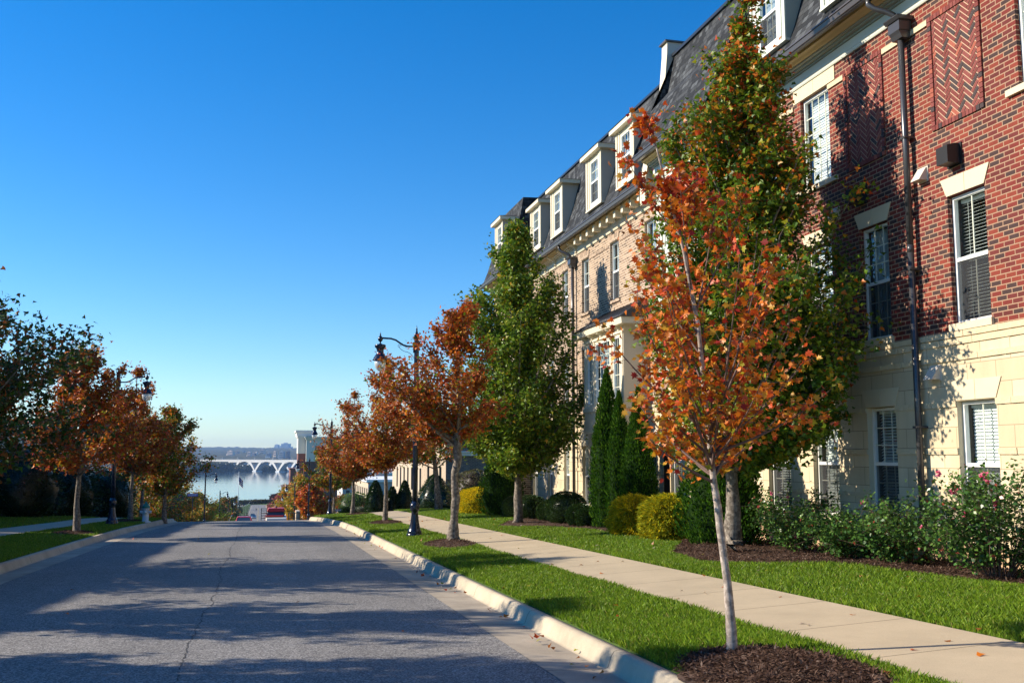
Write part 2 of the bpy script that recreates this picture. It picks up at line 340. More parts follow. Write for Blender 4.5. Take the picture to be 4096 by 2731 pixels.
# ------------------------------------------------------------------ terrain
PROF = [(-60, .0), (0, -1.75), (40, -2.71), (46, -2.87), (50, -3.05), (56, -3.42), (63, -3.92), (91, -6.15), (114, -8.0), (150, -10.8), (200, -14.3), (300, -19.2), (392, -23.2), (520, -28.2), (640, -31.4), (700, -32.2), (745, -33.0), (800, -40), (20000, -60)]
PROF[0] = (-60, -.31)
_px, _pz = zip(*PROF)
def bz(Y): return float(np.interp(Y, _px, _pz))
def kL(Y): return float(np.interp(Y, [-20, 20, 30, 38, 45, 50, 56, 70, 900], [-4.95, -4.92, -4.74, -4.5, -4.0, -3.8, -4.4, -5.0, -5.0]))
def kR(Y): return float(np.interp(Y, [-20, 36, 41, 45, 49, 54, 60, 900], [3.23, 3.23, 3.1, 2.75, 2.35, 2.9, 4.6, 5.2]))
def side(X, Y):
    r = kR(Y); l = kL(Y)
    if X > r: return .15+.055*min(max(X-r-.15, 0), 4.9)
    if X < l: return .15+.03*min(max(l-.15-X, 0), 9)
    return 0
def gz(X, Y): return bz(Y)+side(X, Y)
Ys = list(np.arange(-30, 62, 1.0))+list(np.arange(62, 200, 6.0))+list(np.arange(200, 760, 20.0))+[800, 1200, 3000, 9000, 20000]
offR = [.17, .5, 1, 1.9, 3.4, 5, 6, 7, 9, 14, 25, 60, 150, 500, 2500, 12000]
V = []; F = []
for Y in Ys:
    r, l = kR(Y), kL(Y)
    row = [(l-o, Y, gz(l-o-.001, Y)) for o in reversed(offR)]+[(l-.05, Y, bz(Y)-.12), (r+.05, Y, bz(Y)-.12)]+[(r+o, Y, gz(r+o+.001, Y)) for o in offR]
    V += row
nc = len(V)//len(Ys)
for i in range(len(Ys)-1):
    for j in range(nc-1): F.append((i*nc+j, i*nc+j+1, (i+1)*nc+j+1, (i+1)*nc+j))
me = bpy.data.meshes.new('ground'); me.from_pydata(V, [], F); me.materials.append(M['soil']); me.polygons.foreach_set('use_smooth', [True]*len(F))
ground = tag(link('ground', me), kind='structure')
def strip(name, xa, xb, Y0, Y1, dz, key, step=1.0, n=1, base=None):
    ys = list(np.arange(Y0, Y1, step))+[Y1]; V = []; F = []
    for Y in ys:
        a, b = xa(Y), xb(Y)
        for j in range(n+1):
            x = a+(b-a)*j/n; V.append((x, Y, (base(x, Y) if base else gz(x, Y))+dz))
    for i in range(len(ys)-1):
        for j in range(n): F.append((i*(n+1)+j, i*(n+1)+j+1, (i+1)*(n+1)+j+1, (i+1)*(n+1)+j))
    me = bpy.data.meshes.new(name); me.from_pydata(V, [], F); me.materials.append(M[key]); me.polygons.foreach_set('use_smooth', [True]*len(F))
    return tag(link(name, me), kind='structure')
flat = lambda x, Y: bz(Y)
strip('road', lambda Y: kL(Y)+.58, lambda Y: kR(Y)-.58, -25, 700, 0, 'asphalt', 1.0, 6, flat)
# kerbs: gutter pan + rounded kerb profile, one mesh each side
def kerb(name, kf, sgn):
    ys = list(np.arange(-20, 100, .5))+list(np.arange(100, 700, 8))
    prof = [(-.60, .004), (-.04, -.012), (0, .0), (.035, .10), (.065, .145), (.10, .155), (.16, .158), (.175, .10), (.175, -.1)]
    V = []; F = []; mi = []
    for Y in ys:
        b = bz(Y)
        for (o, h) in prof: V.append((kf(Y)+sgn*o, Y, b+h))
    k = len(prof)
    for i in range(len(ys)-1):
        for j in range(k-1): F.append((i*k+j, i*k+j+1, (i+1)*k+j+1, (i+1)*k+j)); mi.append(1 if j == 0 else 0)
    me = bpy.data.meshes.new(name); me.from_pydata(V, [], F); me.materials.append(M['kerb']); me.materials.append(M['pan'])
    me.polygons.foreach_set('material_index', mi); me.polygons.foreach_set('use_smooth', [m != 1 for m in mi])
    tag(link(name, me), kind='structure')
kerb('kerb_right', kR, 1); kerb('kerb_left', kL, -1)
# tar-dark centre crack
mb = MB(); r2 = random.Random(3); x = -.66
pts = []
Y = -2.0
while Y < 47:
    x += r2.uniform(-.022, .022)+(-.655-x)*.06; pts.append((x, Y)); Y += .09 if Y < 25 else .3
for i in range(len(pts)-1):
    w_ = r2.uniform(.002, .011)
    if r2.random() < .08: continue
    (a, ya), (b, yb) = pts[i], pts[i+1]
    mb.add([(a-w_, ya, bz(ya)+.004), (a+w_, ya, bz(ya)+.004), (b+w_, yb, bz(yb)+.004), (b-w_, yb, bz(yb)+.004)], [(0, 1, 2, 3)], 'crack')
tag(mb.build('road_crack'), kind='structure')
M['yellow'] = simple('yellow_paint', (.5, .36, .08), .7, noise=.3)
strip('road_centre_line', lambda Y: -.2, lambda Y: -.05, 140, 640, .02, 'yellow', 10, 1, flat)
# sidewalks
wl = lambda Y: 4.95+.0*Y; wr = lambda Y: 6.42
SW0 = 4.93; SW1 = 6.42
strip('sidewalk', lambda Y: SW0+.002*Y, lambda Y: SW1+.002*Y, -6, 49, .016, 'walk', 1.0, 2)
strip('sidewalk_left', lambda Y: float(np.interp(Y, [-6, 30, 36, 42, 50], [-9.2, -8.9, -8.3, -7.6, -7.0])), lambda Y: float(np.interp(Y, [-6, 30, 36, 42, 50], [-7.7, -7.4, -6.8, -6.1, -5.5])), -6, 50, .012, 'walk', 1.0, 2)
# mulch bed along the right-hand buildings, with a rounded bulge round the tree
def bed_edge(Y):
    e = float(np.interp(Y, [-6, 10, 13.6, 14.6, 15.6, 17.4, 18.6, 20, 24, 27, 28.6, 29.8, 31.2, 33, 60], [9.05, 9.0, 8.7, 7.75, 7.3, 7.35, 8.1, 8.7, 8.55, 8.2, 7.35, 7.0, 7.5, 8.6, 8.6]))
    return e+.05*math.sin(Y*2.3)
def bedz(x, Y):
    e = bed_edge(Y); d = max(0, x-e); return gz(x, Y)+.05*min(1, d/.25)+.02*math.sin(x*5+Y*3)+.015*math.sin(Y*7.1-x*3)
strip('mulch_bed', bed_edge, lambda Y: 10.25, -6, 47, .0, 'mulch', .25, 16, bedz)
def mulch_ring(name, cx, cy, rx, ry, h):
    n = 40; V = [(cx, cy, gz(cx, cy)+h)]; F = []
    for k, q in enumerate((.25, .5, .75, 1.0)):
        for j in range(n):
            t = 2*PI*j/n; rr = q*(1+.10*math.sin(3*t+cx)+.06*math.sin(7*t))
            X, Y_ = cx+rx*rr*math.cos(t), cy+ry*rr*math.sin(t)
            V.append((X, Y_, gz(max(X, 3.4) if X > 0 else X, Y_)+h*(1-q)**.8+.012+rnd.uniform(-.01, .015)*(q < .95)))
    for j in range(n): F.append((0, 1+j, 1+(j+1) % n))
    for k in range(3):
        for j in range(n): F.append((1+k*n+j, 1+(k+1)*n+j, 1+(k+1)*n+(j+1) % n, 1+k*n+(j+1) % n))
    me = bpy.data.meshes.new(name); me.from_pydata(V, [], F); me.materials.append(M['mulch']); me.polygons.foreach_set('use_smooth', [True]*len(F))
    return tag(link(name, me), kind='structure')
RINGS = [(4.08, 7.45, .72, 1.2, .10), (4.45, 23.9, .62, 1.5, .12), (4.5, 36.9, .6, 1.3, .1), (4.4, 47, .6, 1.2, .08), (-5.6, 34, .6, 1.2, .07), (-5.2, 44, .6, 1.2, .07)]
for r_ in RINGS: mulch_ring('mulch_ring', *r_)
def in_ring(X, Y):
    m = np.zeros(len(X), bool)
    for cx, cy, rx, ry, h in RINGS: m |= ((X-cx)/rx)**2+((Y-cy)/ry)**2 < .92
    return m
# ------------------------------------------------------------------ water, far shore
m_, n_, b_ = mat('river_water'); b_.inputs['Base Color'].default_value = (.02, .05, .09, 1); b_.inputs['Roughness'].default_value = .07
g_ = N(n_, 'ShaderNodeNewGeometry'); mp_ = N(n_, 'ShaderNodeMapping'); mp_.inputs['Scale'].default_value = (.02, .02, 1); n_.links.new(g_.outputs['Position'], mp_.inputs['Vector'])
t_ = N(n_, 'ShaderNodeTexNoise', Scale=1.0, Detail=5.0); n_.links.new(mp_.outputs[0], t_.inputs['Vector'])
bp_ = N(n_, 'ShaderNodeBump', Strength=.25, Distance=.6); n_.links.new(t_.outputs['Fac'], bp_.inputs['Height']); n_.links.new(bp_.outputs[0], b_.inputs['Normal'])
M['water'] = m_
mb = MB(); mb.add([(-9000, 740, -34), (9000, 740, -34), (9000, 2700, -34), (-9000, 2700, -34)], [(0, 1, 2, 3)], 'water'); tag(mb.build('river'), kind='structure')
def hills():
    nx, ny = 360, 90; rs = np.random.RandomState(5)
    xs = np.linspace(-1, 1, nx); xs = np.sign(xs)*np.abs(xs)**1.8*9000+200; ys = 2460+np.linspace(0, 1, ny)**1.6*8000
    X, Y = np.meshgrid(xs, ys)
    t = np.clip((Y-2460)/6500, 0, 1)
    Z = -33.5+100*t**.75+6*t*np.sin(X/260+Y/900)+4*t*np.sin(X/97-Y/400)
    Z += rs.uniform(0, 1, X.shape)**2*(5+9*t)*(Y > 2480)
    Z[0] = -37
    V = np.stack([X, Y, Z], -1).reshape(-1, 3); i = np.arange(ny-1)[:, None]*nx+np.arange(nx-1)[None]
    F = np.stack([i, i+1, i+1+nx, i+nx], -1).reshape(-1, 4)
    M['hill'] = twotone('wooded_hill', (.015, .03, .012), (.11, .09, .035), .02, 12, lo=.35, hi=.65)
    me = fast('far_hills', V, F, None, 'hill'); tag(link('far_hills', me), kind='structure')
hills()
# ------------------------------------------------------------------ vegetation builders
def vnoise(a, b, s): return math.sin(a*2.1+s)*.5+math.sin(a*4.7+b*3.1+s*2)*.3+math.sin(b*7.3-a*1.7+s*3)*.25
def bez(a, b, c, n=5):
    return [tuple((1-t)**2*np.array(a)+2*t*(1-t)*np.array(b)+t*t*np.array(c)) for t in np.linspace(0, 1, n)]
def pick(rs, pal, w, n):
    w = np.array(w, float); w /= w.sum(); i = rs.choice(len(pal), n, p=w); return np.array(pal)[i]
def make_tree(name, label, cat, group, trunk, tr, crown, ncl, lpc, size, colfn, shape=LOBE, seed=1, bark='bark_g', sig=.17, twig=.010, shell=.55, flare=1.25, limb_drop=.9, rag=.35, key='leaf', minr=0, zlow=None, xmax=99, inner=True):
    """trunk: list of points (world); tr: radii; crown: list of (z, radius, cx, cy)"""
    rs = np.random.RandomState(seed); root = thing(name, label, cat, trunk[0], group)
    zs = [c[0] for c in crown]; z0, z1 = zs[0], zs[-1]
    tz = [p[2] for p in trunk]
    ax = lambda z: np.array([np.interp(z, tz, [p[0] for p in trunk]), np.interp(z, tz, [p[1] for p in trunk]), z])
    rad = lambda z: float(np.interp(z, tz, tr))
    mb = MB(); pts = [Vector(trunk[0])-Vector((0, 0, .06))]+[Vector(p) for p in trunk]; rr = [tr[0]*flare*1.5]+[tr[0]*flare*1.12]+list(tr[1:])
    # subdivide + small wobble
    P2, R2 = [], []
    for i in range(len(pts)-1):
        for t in np.linspace(0, 1, 4, endpoint=False):
            q = pts[i].lerp(pts[i+1], t); rad_ = rr[i]*(1-t)+rr[i+1]*t; P2.append(q+Vector((rs.uniform(-1, 1), rs.uniform(-1, 1), 0))*rad_*.10); R2.append(rad_*(1+rs.uniform(-.05, .05)))
    P2.append(pts[-1]); R2.append(rr[-1]); mb.tube(P2, R2, bark, 10)
    rmax = max(c[1] for c in crown); LP, LC = [], []
    nl = max(10, ncl//10); per = ncl/nl; ga = rs.uniform(0, 6)
    for i in range(nl):
        for _ in range(40):
            z = z0+(z1-z0)*(rs.uniform(0, 1) if i > 0 else .98); R = float(np.interp(z, zs, [c[1] for c in crown]))
            if rs.uniform() < (R/rmax)+.12: break
        ga += 2.39996; a = ga+rs.uniform(-.3, .3); R *= 1+rag*vnoise(a*1.5, z*1.3, seed)+rs.uniform(-.12, .12)
        if inner and i % 3 == 0: R *= rs.uniform(.25, .6)
        cx = float(np.interp(z, zs, [c[2] for c in crown])); cyy = float(np.interp(z, zs, [c[3] for c in crown]))
        E_ = np.array([min(cx+R*math.cos(a), xmax), cyy+R*math.sin(a), z]); dist = math.hypot(E_[0]-ax(z)[0], E_[1]-ax(z)[1])
        zl_ = zlow if zlow is not None else z0-.3; zb = max(z-limb_drop*dist*rs.uniform(.75, 1.2)-.2*rs.uniform(.5, 2), zl_+rs.uniform(0, .45)**1.0*max(0, z-zl_)); zb = min(zb, tz[-1]-.03, z-.05); A_ = ax(zb)
        h = E_-A_; mid = A_+h*.5+np.array([h[0]*.14, h[1]*.14, -.10*dist+.04]); B = [np.array(p) for p in bez(A_, mid, E_, 9)]
        r0 = max(min(rad(zb)*.55, .008+.016*np.linalg.norm(h)), twig); mb.tube(B, np.linspace(r0, twig*.4, 9), bark if r0 > .018 else 'twig', 6 if r0 > .012 else 4, False)
        hd = h/(np.linalg.norm(h)+1e-6); m = max(3, int(per*rs.uniform(.7, 1.3)))
        for j in range(m):
            t = .30+.70*(j+rs.uniform(0, 1))/m; k = min(t*8, 7.999); p = B[int(k)]*(1-k % 1)+B[int(k)+1]*(k % 1)
            ln = (.18+.32*(1-abs(t-.6)))*(.28+.72*min(1, R/rmax))*max(rmax*.62, .35)*rs.uniform(.5, 1.2)
            d = rs.normal(size=3)*np.array([1, 1, .55]); d += hd*.7+np.array([0, 0, .45]); d /= np.linalg.norm(d)
            e = p+d*ln; e[0] = min(e[0], xmax); mb.tube([p, (p+e)/2+np.array([0, 0, -.02*ln]), e], [twig*.6, twig*.45, twig*.25], 'twig', 4, False)
            n = int(lpc*rs.uniform(.6, 1.4)); u = rs.uniform(.1, 1.12, (n, 1)); P = p+(e-p)*u+rs.normal(size=(n, 3))*sig*(.35+.5*u); LP.append(P)
            q = math.hypot(e[0]-cx, e[1]-cyy)/(R+.3); LC.append(colfn(rs, P, n, min(1, max(0, (e[2]-z0)/(z1-z0))), q))
    P = np.concatenate(LP); Cc = np.concatenate(LC)*rs.uniform(.75, 1.25, (len(P), 1))
    V, F, K = leaf_arrays(P, size, Cc, shape, rs)
    mb.build('trunk', root); link('crown', fast('crown', V, F, K, key), root)
    return root
G1 = (.10, .19, .012); G2 = (.055, .12, .01); G3 = (.16, .25, .015); YG = (.30, .30, .02); OR = (.60, .17, .012); RO = (.52, .075, .014); RD = (.32, .025, .015); BR = (.30, .10, .02); GO = (.52, .28, .02); RU = (.38, .10, .02)
def col_orange(rs, P, n, t, q): return pick(rs, [OR, RO, GO, RD, YG, BR], [5, 3.5*(.5+t), 2.2*(1.2-t), 1.5*t+.2, 1.0*(1-t), 1], n)
def col_green_top_orange(rs, P, n, t, q):
    k = max(0, t-.38)*1.8*(.4+.8*rs.uniform())+(q > .6)*.30*rs.uniform()
    return pick(rs, [G1, G2, G3, YG, OR, RO, GO], [3, 2.6, 2.5, 1.6, 3*k, 3*k*k, 2*k], n)
def col_green(rs, P, n, t, q):
    k = max(0, t-.6)*.8*rs.uniform()
    return pick(rs, [G1, G2, G3, YG, GO], [2.4, .8, 4.5, 1.6+k, .15+k], n)
def col_rust(rs, P, n, t, q):
    u = .15+.5*(1-t)*rs.uniform(); return pick(rs, [RU, RO, BR, OR, GO, G1, YG], [3.5, 1.2, 2.6, 2.2, 1, 2.2*u, 1.5*u], n)
def col_rust_green(rs, P, n, t, q):
    u = rs.uniform(); return pick(rs, [RU, BR, OR, GO, G1, G2, YG], [2*u, 1.6, 1.6*u, 1.2, 3*(1.2-u), 2, 1.2], n)
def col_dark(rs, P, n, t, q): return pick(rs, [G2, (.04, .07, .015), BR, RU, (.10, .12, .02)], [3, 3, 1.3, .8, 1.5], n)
def col_maroon(rs, P, n, t, q): return pick(rs, [(.36, .05, .06), (.25, .04, .05), (.45, .12, .08), (.16, .12, .05)], [3, 2, 1.5, 1], n)
def col_yel(rs, P, n, t, q): return pick(rs, [GO, (.48, .30, .03), G1, YG, OR], [3, 1.5, 1.5, 2, 1.5], n)

# young orange maple, foreground
make_tree('maple_tree', 'slender young orange-red maple with pale trunk in the kerbside mulch', 'tree', 'street trees on the right',
    [(4.085, 8.28, -1.66), (4.06, 8.30, -1.1), (3.99, 8.31, -.45), (3.96, 8.32, -.2), (3.91, 8.34, .5), (3.86, 8.36, 1.2), (3.74, 8.38, 1.9), (3.56, 8.4, 2.6), (3.43, 8.4, 3.15)],
    [.040, .036, .034, .028, .023, .020, .016, .010, .005],
    [(.0, .55, 4.0, 8.3), (.15, .85, 4.05, 8.3), (.5, .92, 4.02, 8.3), (1.1, .93, 3.98, 8.33), (1.6, .90, 3.92, 8.35), (2.1, .72, 3.82, 8.4), (2.6, .52, 3.66, 8.4), (3.0, .30, 3.5, 8.4), (3.2, .10, 3.42, 8.4)],
    430, 13, .064, col_orange, MAPLE, 21, 'bark_l', sig=.07, twig=.0055, limb_drop=1.5, flare=1.1, rag=.25, zlow=-.28)
# tall green/orange maple in front of the red building
make_tree('maple_tree', 'tall columnar green maple with orange tip before the red brick wall', 'tree', 'lawn maples on the right',
    [(8.11, 16.28, -1.45), (8.09, 16.25, -.5), (8.07, 16.2, .3), (8.1, 16.1, 2), (8.2, 16.0, 4), (8.3, 15.9, 6), (8.42, 15.8, 7.8), (8.44, 15.8, 8.5)],
    [.115, .10, .092, .08, .062, .04, .02, .008],
    [(.0, .5, 8.3, 16.1), (.3, 1.3, 8.3, 16.0), (1.0, 1.45, 8.3, 15.9), (2.0, 1.7, 8.35, 15.8), (3.0, 1.75, 8.4, 15.7), (3.7, 1.75, 8.5, 15.6), (4.6, 1.5, 8.35, 15.9), (5.6, 1.2, 8.3, 16), (6.6, .8, 8.3, 16), (7.4, .5, 8.38, 15.9), (8.1, .25, 8.44, 15.8), (8.6, .08, 8.45, 15.8)],
    1900, 44, .10, col_green_top_orange, LOBE, 22, 'bark_g', sig=.15, limb_drop=1.2, rag=.22, xmax=10.0)
# green maple in front of the tan building
make_tree('maple_tree', 'bright green upright maple before the tan brick building', 'tree', 'lawn maples on the right',
    [(7.79, 30.2, -2.05), (7.78, 30.2, -.6), (7.78, 30.2, .8), (7.75, 30.2, 2.6), (7.75, 30.2, 4.6), (7.72, 30.2, 6.4), (7.7, 30.2, 7.0)],
    [.115, .10, .09, .075, .05, .025, .01],
    [(-.45, .5, 7.8, 30.2), (.1, 1.3, 7.7, 30.2), (.7, 1.65, 7.65, 30.2), (1.7, 1.85, 7.8, 30.2), (3.4, 1.8, 7.95, 30.2), (4.6, 1.45, 7.95, 30.2), (5.4, 1.05, 7.85, 30.2), (6.2, .75, 7.75, 30.2), (6.8, .35, 7.7, 30.2), (7.2, .1, 7.7, 30.2)],
    1400, 52, .115, col_green, LOBE, 23, 'bark_g', sig=.18, limb_drop=1.2, rag=.25, xmax=9.9)
# gnarled-trunk tree
make_tree('street_tree', 'rusty street tree with knobbly twisted trunk in a mulch ring', 'tree', 'street trees on the right',
    [(4.58, 24.07, -2.02), (4.60, 24.05, -1.5), (4.64, 24.05, -1.0), (4.60, 24.05, -.5), (4.68, 24.0, 0.0), (4.63, 24, .45), (4.70, 24, 1.0), (4.66, 24, 1.9), (4.72, 24, 3.0), (4.8, 24, 3.6)],
    [.11, .092, .105, .083, .108, .095, .06, .04, .022, .01],
    [(.5, .5, 4.3, 24.2), (.9, 1.15, 4.25, 24.2), (1.5, 1.35, 4.2, 24.2), (2.1, 1.25, 4.2, 24.2), (2.7, .9, 4.3, 24), (3.2, .5, 4.6, 24), (3.75, .25, 4.8, 24)],
    480, 34, .095, col_rust, LOBE, 24, 'bark_g', sig=.13, flare=1.35, rag=.4, limb_drop=.9)
ST = [  # x, y, top z, crown bottom z, radius, colour, label
    (4.5, 37.0, 3.6, -.3, 1.5, col_rust, 'rusty red street tree between the near lamp and the crest', 'bark_g', 190, 40),
    (4.22, 47, 3.0, -.9, 1.45, col_rust, 'rusty street tree at the kerb on the crest of the hill', 'bark_g', 170, 34),
    (4.7, 66, 1.1, -1.9, 1.9, col_rust_green, 'brown-green street tree beside the second lamp down the hill', 'bark_g', 150, 40),
    (6.15, 118, -2.5, -6.6, 2.0, col_orange, 'small bright orange tree just below the crest', 'bark_l', 150, 40),
    (6.0, 150, -3.2, -9.3, 2.8, col_yel, 'gold and green tree down the hill behind the orange one', 'bark_g', 170, 50),
    (6.5, 178, -3.4, -12.5, 3.6, col_yel, 'broad golden-orange tree lower on the right slope', 'bark_g', 220, 60),
    (10.3, 130, -5.3, -9, 2.6, col_orange, 'low orange tree half hidden behind the right kerb crest', 'bark_g', 130, 40),
    (6.2, 262, -10.2, -17, 3.6, col_maroon, 'upper maroon tree on the right side of the falling street', 'bark_g', 150, 50),
    (6.4, 312, -11.3, -19, 3.8, col_maroon, 'maroon tree nearest the river on the right kerb', 'bark_g', 150, 50)]
for i, (x, y, zt, zb, R, cf, lab, bk, nc_, lp) in enumerate(ST):
    b = gz(x, y) if y < 60 else bz(y)+.2; H = zt-zb; sz = .11 if y < 50 else (.15 if y < 80 else .22+y*.0011)
    make_tree('street_tree', lab, 'tree', 'street trees on the right', [(x, y, b), (x+.03, y, (b+zb)/2), (x, y, zb), (x, y, zb+H*.4), (x, y, zb+H*.75), (x, y, zt)],
        [.085, .072, .065, .045, .024, .008], [(zb, R*.45, x, y), (zb+H*.12, R*.85, x, y), (zb+H*.35, R, x, y), (zb+H*.6, R*.85, x, y), (zb+H*.8, R*.5, x, y), (zt, R*.12, x, y)],
        int(nc_*2.6), int(lp*.85), sz*.93, cf, LOBE if y < 80 else OVAL, 40+i, bk, sig=.14 if y < 80 else R*.12, rag=.4, limb_drop=.9)
# tree on the lawn behind the gnarled one
make_tree('lawn_tree', 'small leaning green and orange tree behind the knobbly trunk', 'tree', 'lawn maples on the right',
    [(8.0, 45.5, -2.45), (7.9, 45.5, -1.2), (7.75, 45.5, 0), (7.6, 45.5, 1.2), (7.5, 45.5, 2.2)], [.15, .11, .09, .05, .01],
    [(-.3, .6, 7.6, 45.5), (.3, 1.5, 7.4, 45.5), (1.2, 1.7, 7.3, 45.5), (2.2, 1.2, 7.3, 45.5), (3.0, .3, 7.3, 45.5)], 150, 36, .13, col_rust_green, LOBE, 60, 'bark_g', sig=.2)
LT = [  # left side: x, y, ztop, zbot, R, colour, label
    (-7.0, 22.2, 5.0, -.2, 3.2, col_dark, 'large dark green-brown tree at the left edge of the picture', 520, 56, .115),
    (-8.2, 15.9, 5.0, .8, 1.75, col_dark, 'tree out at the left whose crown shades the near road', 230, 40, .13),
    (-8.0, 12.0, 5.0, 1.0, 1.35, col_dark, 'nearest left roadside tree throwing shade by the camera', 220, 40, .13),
    (-5.5, 34, 3.5, -.3, 1.75, col_rust, 'copper orange tree on the left verge, second from the left edge', 260, 40, .12),
    (-5.07, 44, 3.6, -.5, 1.45, col_rust, 'rusty tree on the left verge behind the left lamp', 210, 38, .125),
    (-5.6, 53, 2.4, -1.2, 1.7, col_rust_green, 'brownish tree past the left hydrant', 180, 38, .13),
    (-3.95, 46.2, 2.1, -1.5, 1.6, col_rust_green, 'green tree with pale trunk at the left kerb end', 200, 38, .13),
    (-8.3, 84, -.6, -5.0, 2.8, col_rust_green, 'dark tree behind the blue sign on the left', 170, 44, .2),
    (-7.8, 118, -3.2, -8.0, 3.0, col_yel, 'golden tree behind the left lamp below the crest', 180, 50, .26),
    (-8.3, 148, -5.4, -10.5, 3.4, col_yel, 'yellow and orange tree lower on the left slope', 180, 50, .3),
    (-7.3, 185, -8.6, -14, 3.2, col_green, 'bright green tree lower on the left slope', 170, 50, .34),
    (-8.6, 240, -10.8, -17, 4.2, col_dark, 'dark rounded tree beyond the green one on the left slope', 170, 55, .42),
    (-9.2, 300, -12.2, -20, 4.2, col_rust_green, 'red-tinged tree nearest the flagpole', 170, 55, .5)]
for i, (x, y, zt, zb, R, cf, lab, nc_, lp, sz) in enumerate(LT):
    b = gz(x, y) if y < 60 else bz(y)+.3; H = zt-zb
    make_tree('street_tree', lab, 'tree', 'street trees on the left', [(x, y, b), (x-.03, y, (b+zb)/2), (x, y, zb), (x, y, zb+H*.4), (x, y, zb+H*.75), (x, y, zt)],
        [.09, .076, .068, .045, .024, .008], [(zb, R*.5, x, y), (zb+H*.12, R*.9, x, y), (zb+H*.35, R, x, y), (zb+H*.6, R*.85, x, y), (zb+H*.8, R*.55, x, y), (zt, R*.15, x, y)],
        int(nc_*2.4), int(lp*.85), sz*.93, cf, LOBE if y < 80 else OVAL, 70+i, 'bark_g', sig=.15 if y < 80 else R*.12, rag=.42, limb_drop=.9)
LOW = [(-11, 345, 'first'), (-12, 395, 'second'), (-11.5, 450, 'third'), (-12, 515, 'fourth'), (-12, 590, 'fifth')]
for i, (x, y, nm) in enumerate(LOW):
    z = bz(y); make_tree('street_tree', 'dark green tree on the lower left slope, %s of five below the gold trees' % nm, 'tree', 'street trees on the left', [(x, y, z), (x, y, z+2), (x, y, z+4), (x, y, z+6.5)], [.2, .17, .1, .03],
        [(z+1, 2.2, x, y), (z+2.5, 3.6, x, y), (z+5, 3.2, x, y), (z+7.2, .6, x, y)], 110, 55, .7, col_dark, OVAL, 130+i, 'bark_d', sig=.5, shell=.5, rag=.3)
# ------------------------------------------------------------------ shrubs
def shrub(name, label, cat, group, c, rx, ry, h, n, size, pal, wts, shape=OVAL, seed=1, key='leaf_w', power=2.6, dirmode='out', prof=None, core=.82, rag=.08, width=1.0, stems=True):
    rs = np.random.RandomState(seed); root = thing(name, label, cat, c, group)
    t = rs.uniform(0, 1, n); a = rs.uniform(0, 2*PI, n)
    pr = prof or [(0, .72), (.15, .95), (.45, 1), (.7, .93), (.88, .7), (1, .0)]
    pz, prr = zip(*pr); wq = np.interp(t, pz, prr)
    keep = rs.uniform(0, 1, n) < np.clip(wq+.12, 0, 1); t, a = t[keep], a[keep]; n = len(t); wq = np.interp(t, pz, prr)
    # bias more to the cap
    lump = 1+rag*(np.sin(a*3+t*5+seed)+.6*np.sin(a*7-t*9+seed*2)+.5*np.sin(a*13+t*17))
    q = rs.uniform(.80, 1.04, n)
    P = np.stack([c[0]+rx*wq*lump*q*np.cos(a), c[1]+ry*wq*lump*q*np.sin(a), c[2]+h*t], 1)
    cap = rs.uniform(0, 1, n) < .3; tc = rs.uniform(.45, 1.0, cap.sum()); wc = np.interp(tc, pz, prr)*np.sqrt(rs.uniform(.3, 1, cap.sum())); ac = a[cap]; P[cap] = np.stack([c[0]+rx*wc*np.cos(ac), c[1]+ry*wc*np.sin(ac), c[2]+h*(tc+(1-tc)*.35*(1-wc))], 1)
    out = np.stack([np.cos(a), np.sin(a), np.full(n, .3)], 1)
    if dirmode == 'up': out[:, 2] = 1.6
    if dirmode == 'droop': out[:, 2] = rs.uniform(-.9, .5, n)
    V, F, K = leaf_arrays(P, size, pick(rs, pal, wts, n)*rs.uniform(.7, 1.3, (n, 1)), shape, rs, dirs=out, width=width)
    # solid core; darkened leaf colour stands in for the shade inside
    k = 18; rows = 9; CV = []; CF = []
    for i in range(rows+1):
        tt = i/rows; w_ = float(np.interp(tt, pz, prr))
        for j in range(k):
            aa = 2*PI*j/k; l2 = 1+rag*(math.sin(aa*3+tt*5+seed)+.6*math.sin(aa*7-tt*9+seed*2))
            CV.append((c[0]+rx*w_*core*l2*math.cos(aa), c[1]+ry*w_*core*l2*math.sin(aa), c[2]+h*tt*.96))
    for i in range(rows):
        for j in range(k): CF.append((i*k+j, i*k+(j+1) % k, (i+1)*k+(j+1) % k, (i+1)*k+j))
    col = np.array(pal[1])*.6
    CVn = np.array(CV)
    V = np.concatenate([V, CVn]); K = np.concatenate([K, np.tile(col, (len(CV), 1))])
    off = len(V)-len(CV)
    if F.shape[1] == 3:
        CFn = np.array([(a_, b_, c_) for (a_, b_, c_, d_) in CF]+[(a_, c_, d_) for (a_, b_, c_, d_) in CF])+off
    else: CFn = np.array(CF)+off
    F = np.concatenate([F, CFn])
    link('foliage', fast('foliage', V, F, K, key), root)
    if stems:
        mb = MB()
        for j in range(4):
            mb.tube([(c[0]+.03*j-.05, c[1]+.02*j, c[2]-.05), (c[0]+.06*j-.1, c[1]-.03*j, c[2]+h*.4)], [.02, .012], 'twig', 5)
        mb.build('stem', root)
    return root
ARP = [(0, .72), (.08, .92), (.22, 1), (.42, .88), (.62, .64), (.80, .36), (.92, .15), (1, .01)]
EG = [(.035, .10, .008), (.018, .055, .006), (.06, .15, .01), (.10, .19, .012)]
def zb(x, y): return gz(x, y)+.03
def arbor(lab, x, y, r, h, n, seed):
    shrub('arborvitae', lab, 'evergreen', 'arborvitae columns in the mulch bed', (x, y, zb(x, y)), r, r, h, int(n*1.35), .085, EG, [3, 2, 3, 1], LOBE, seed, 'needle', prof=ARP, dirmode='up', rag=.11, width=.55, core=.76)
arbor('tallest dark arborvitae before the tan bay window', 9.15, 25.75, .52, 4.3, 9000, 1)
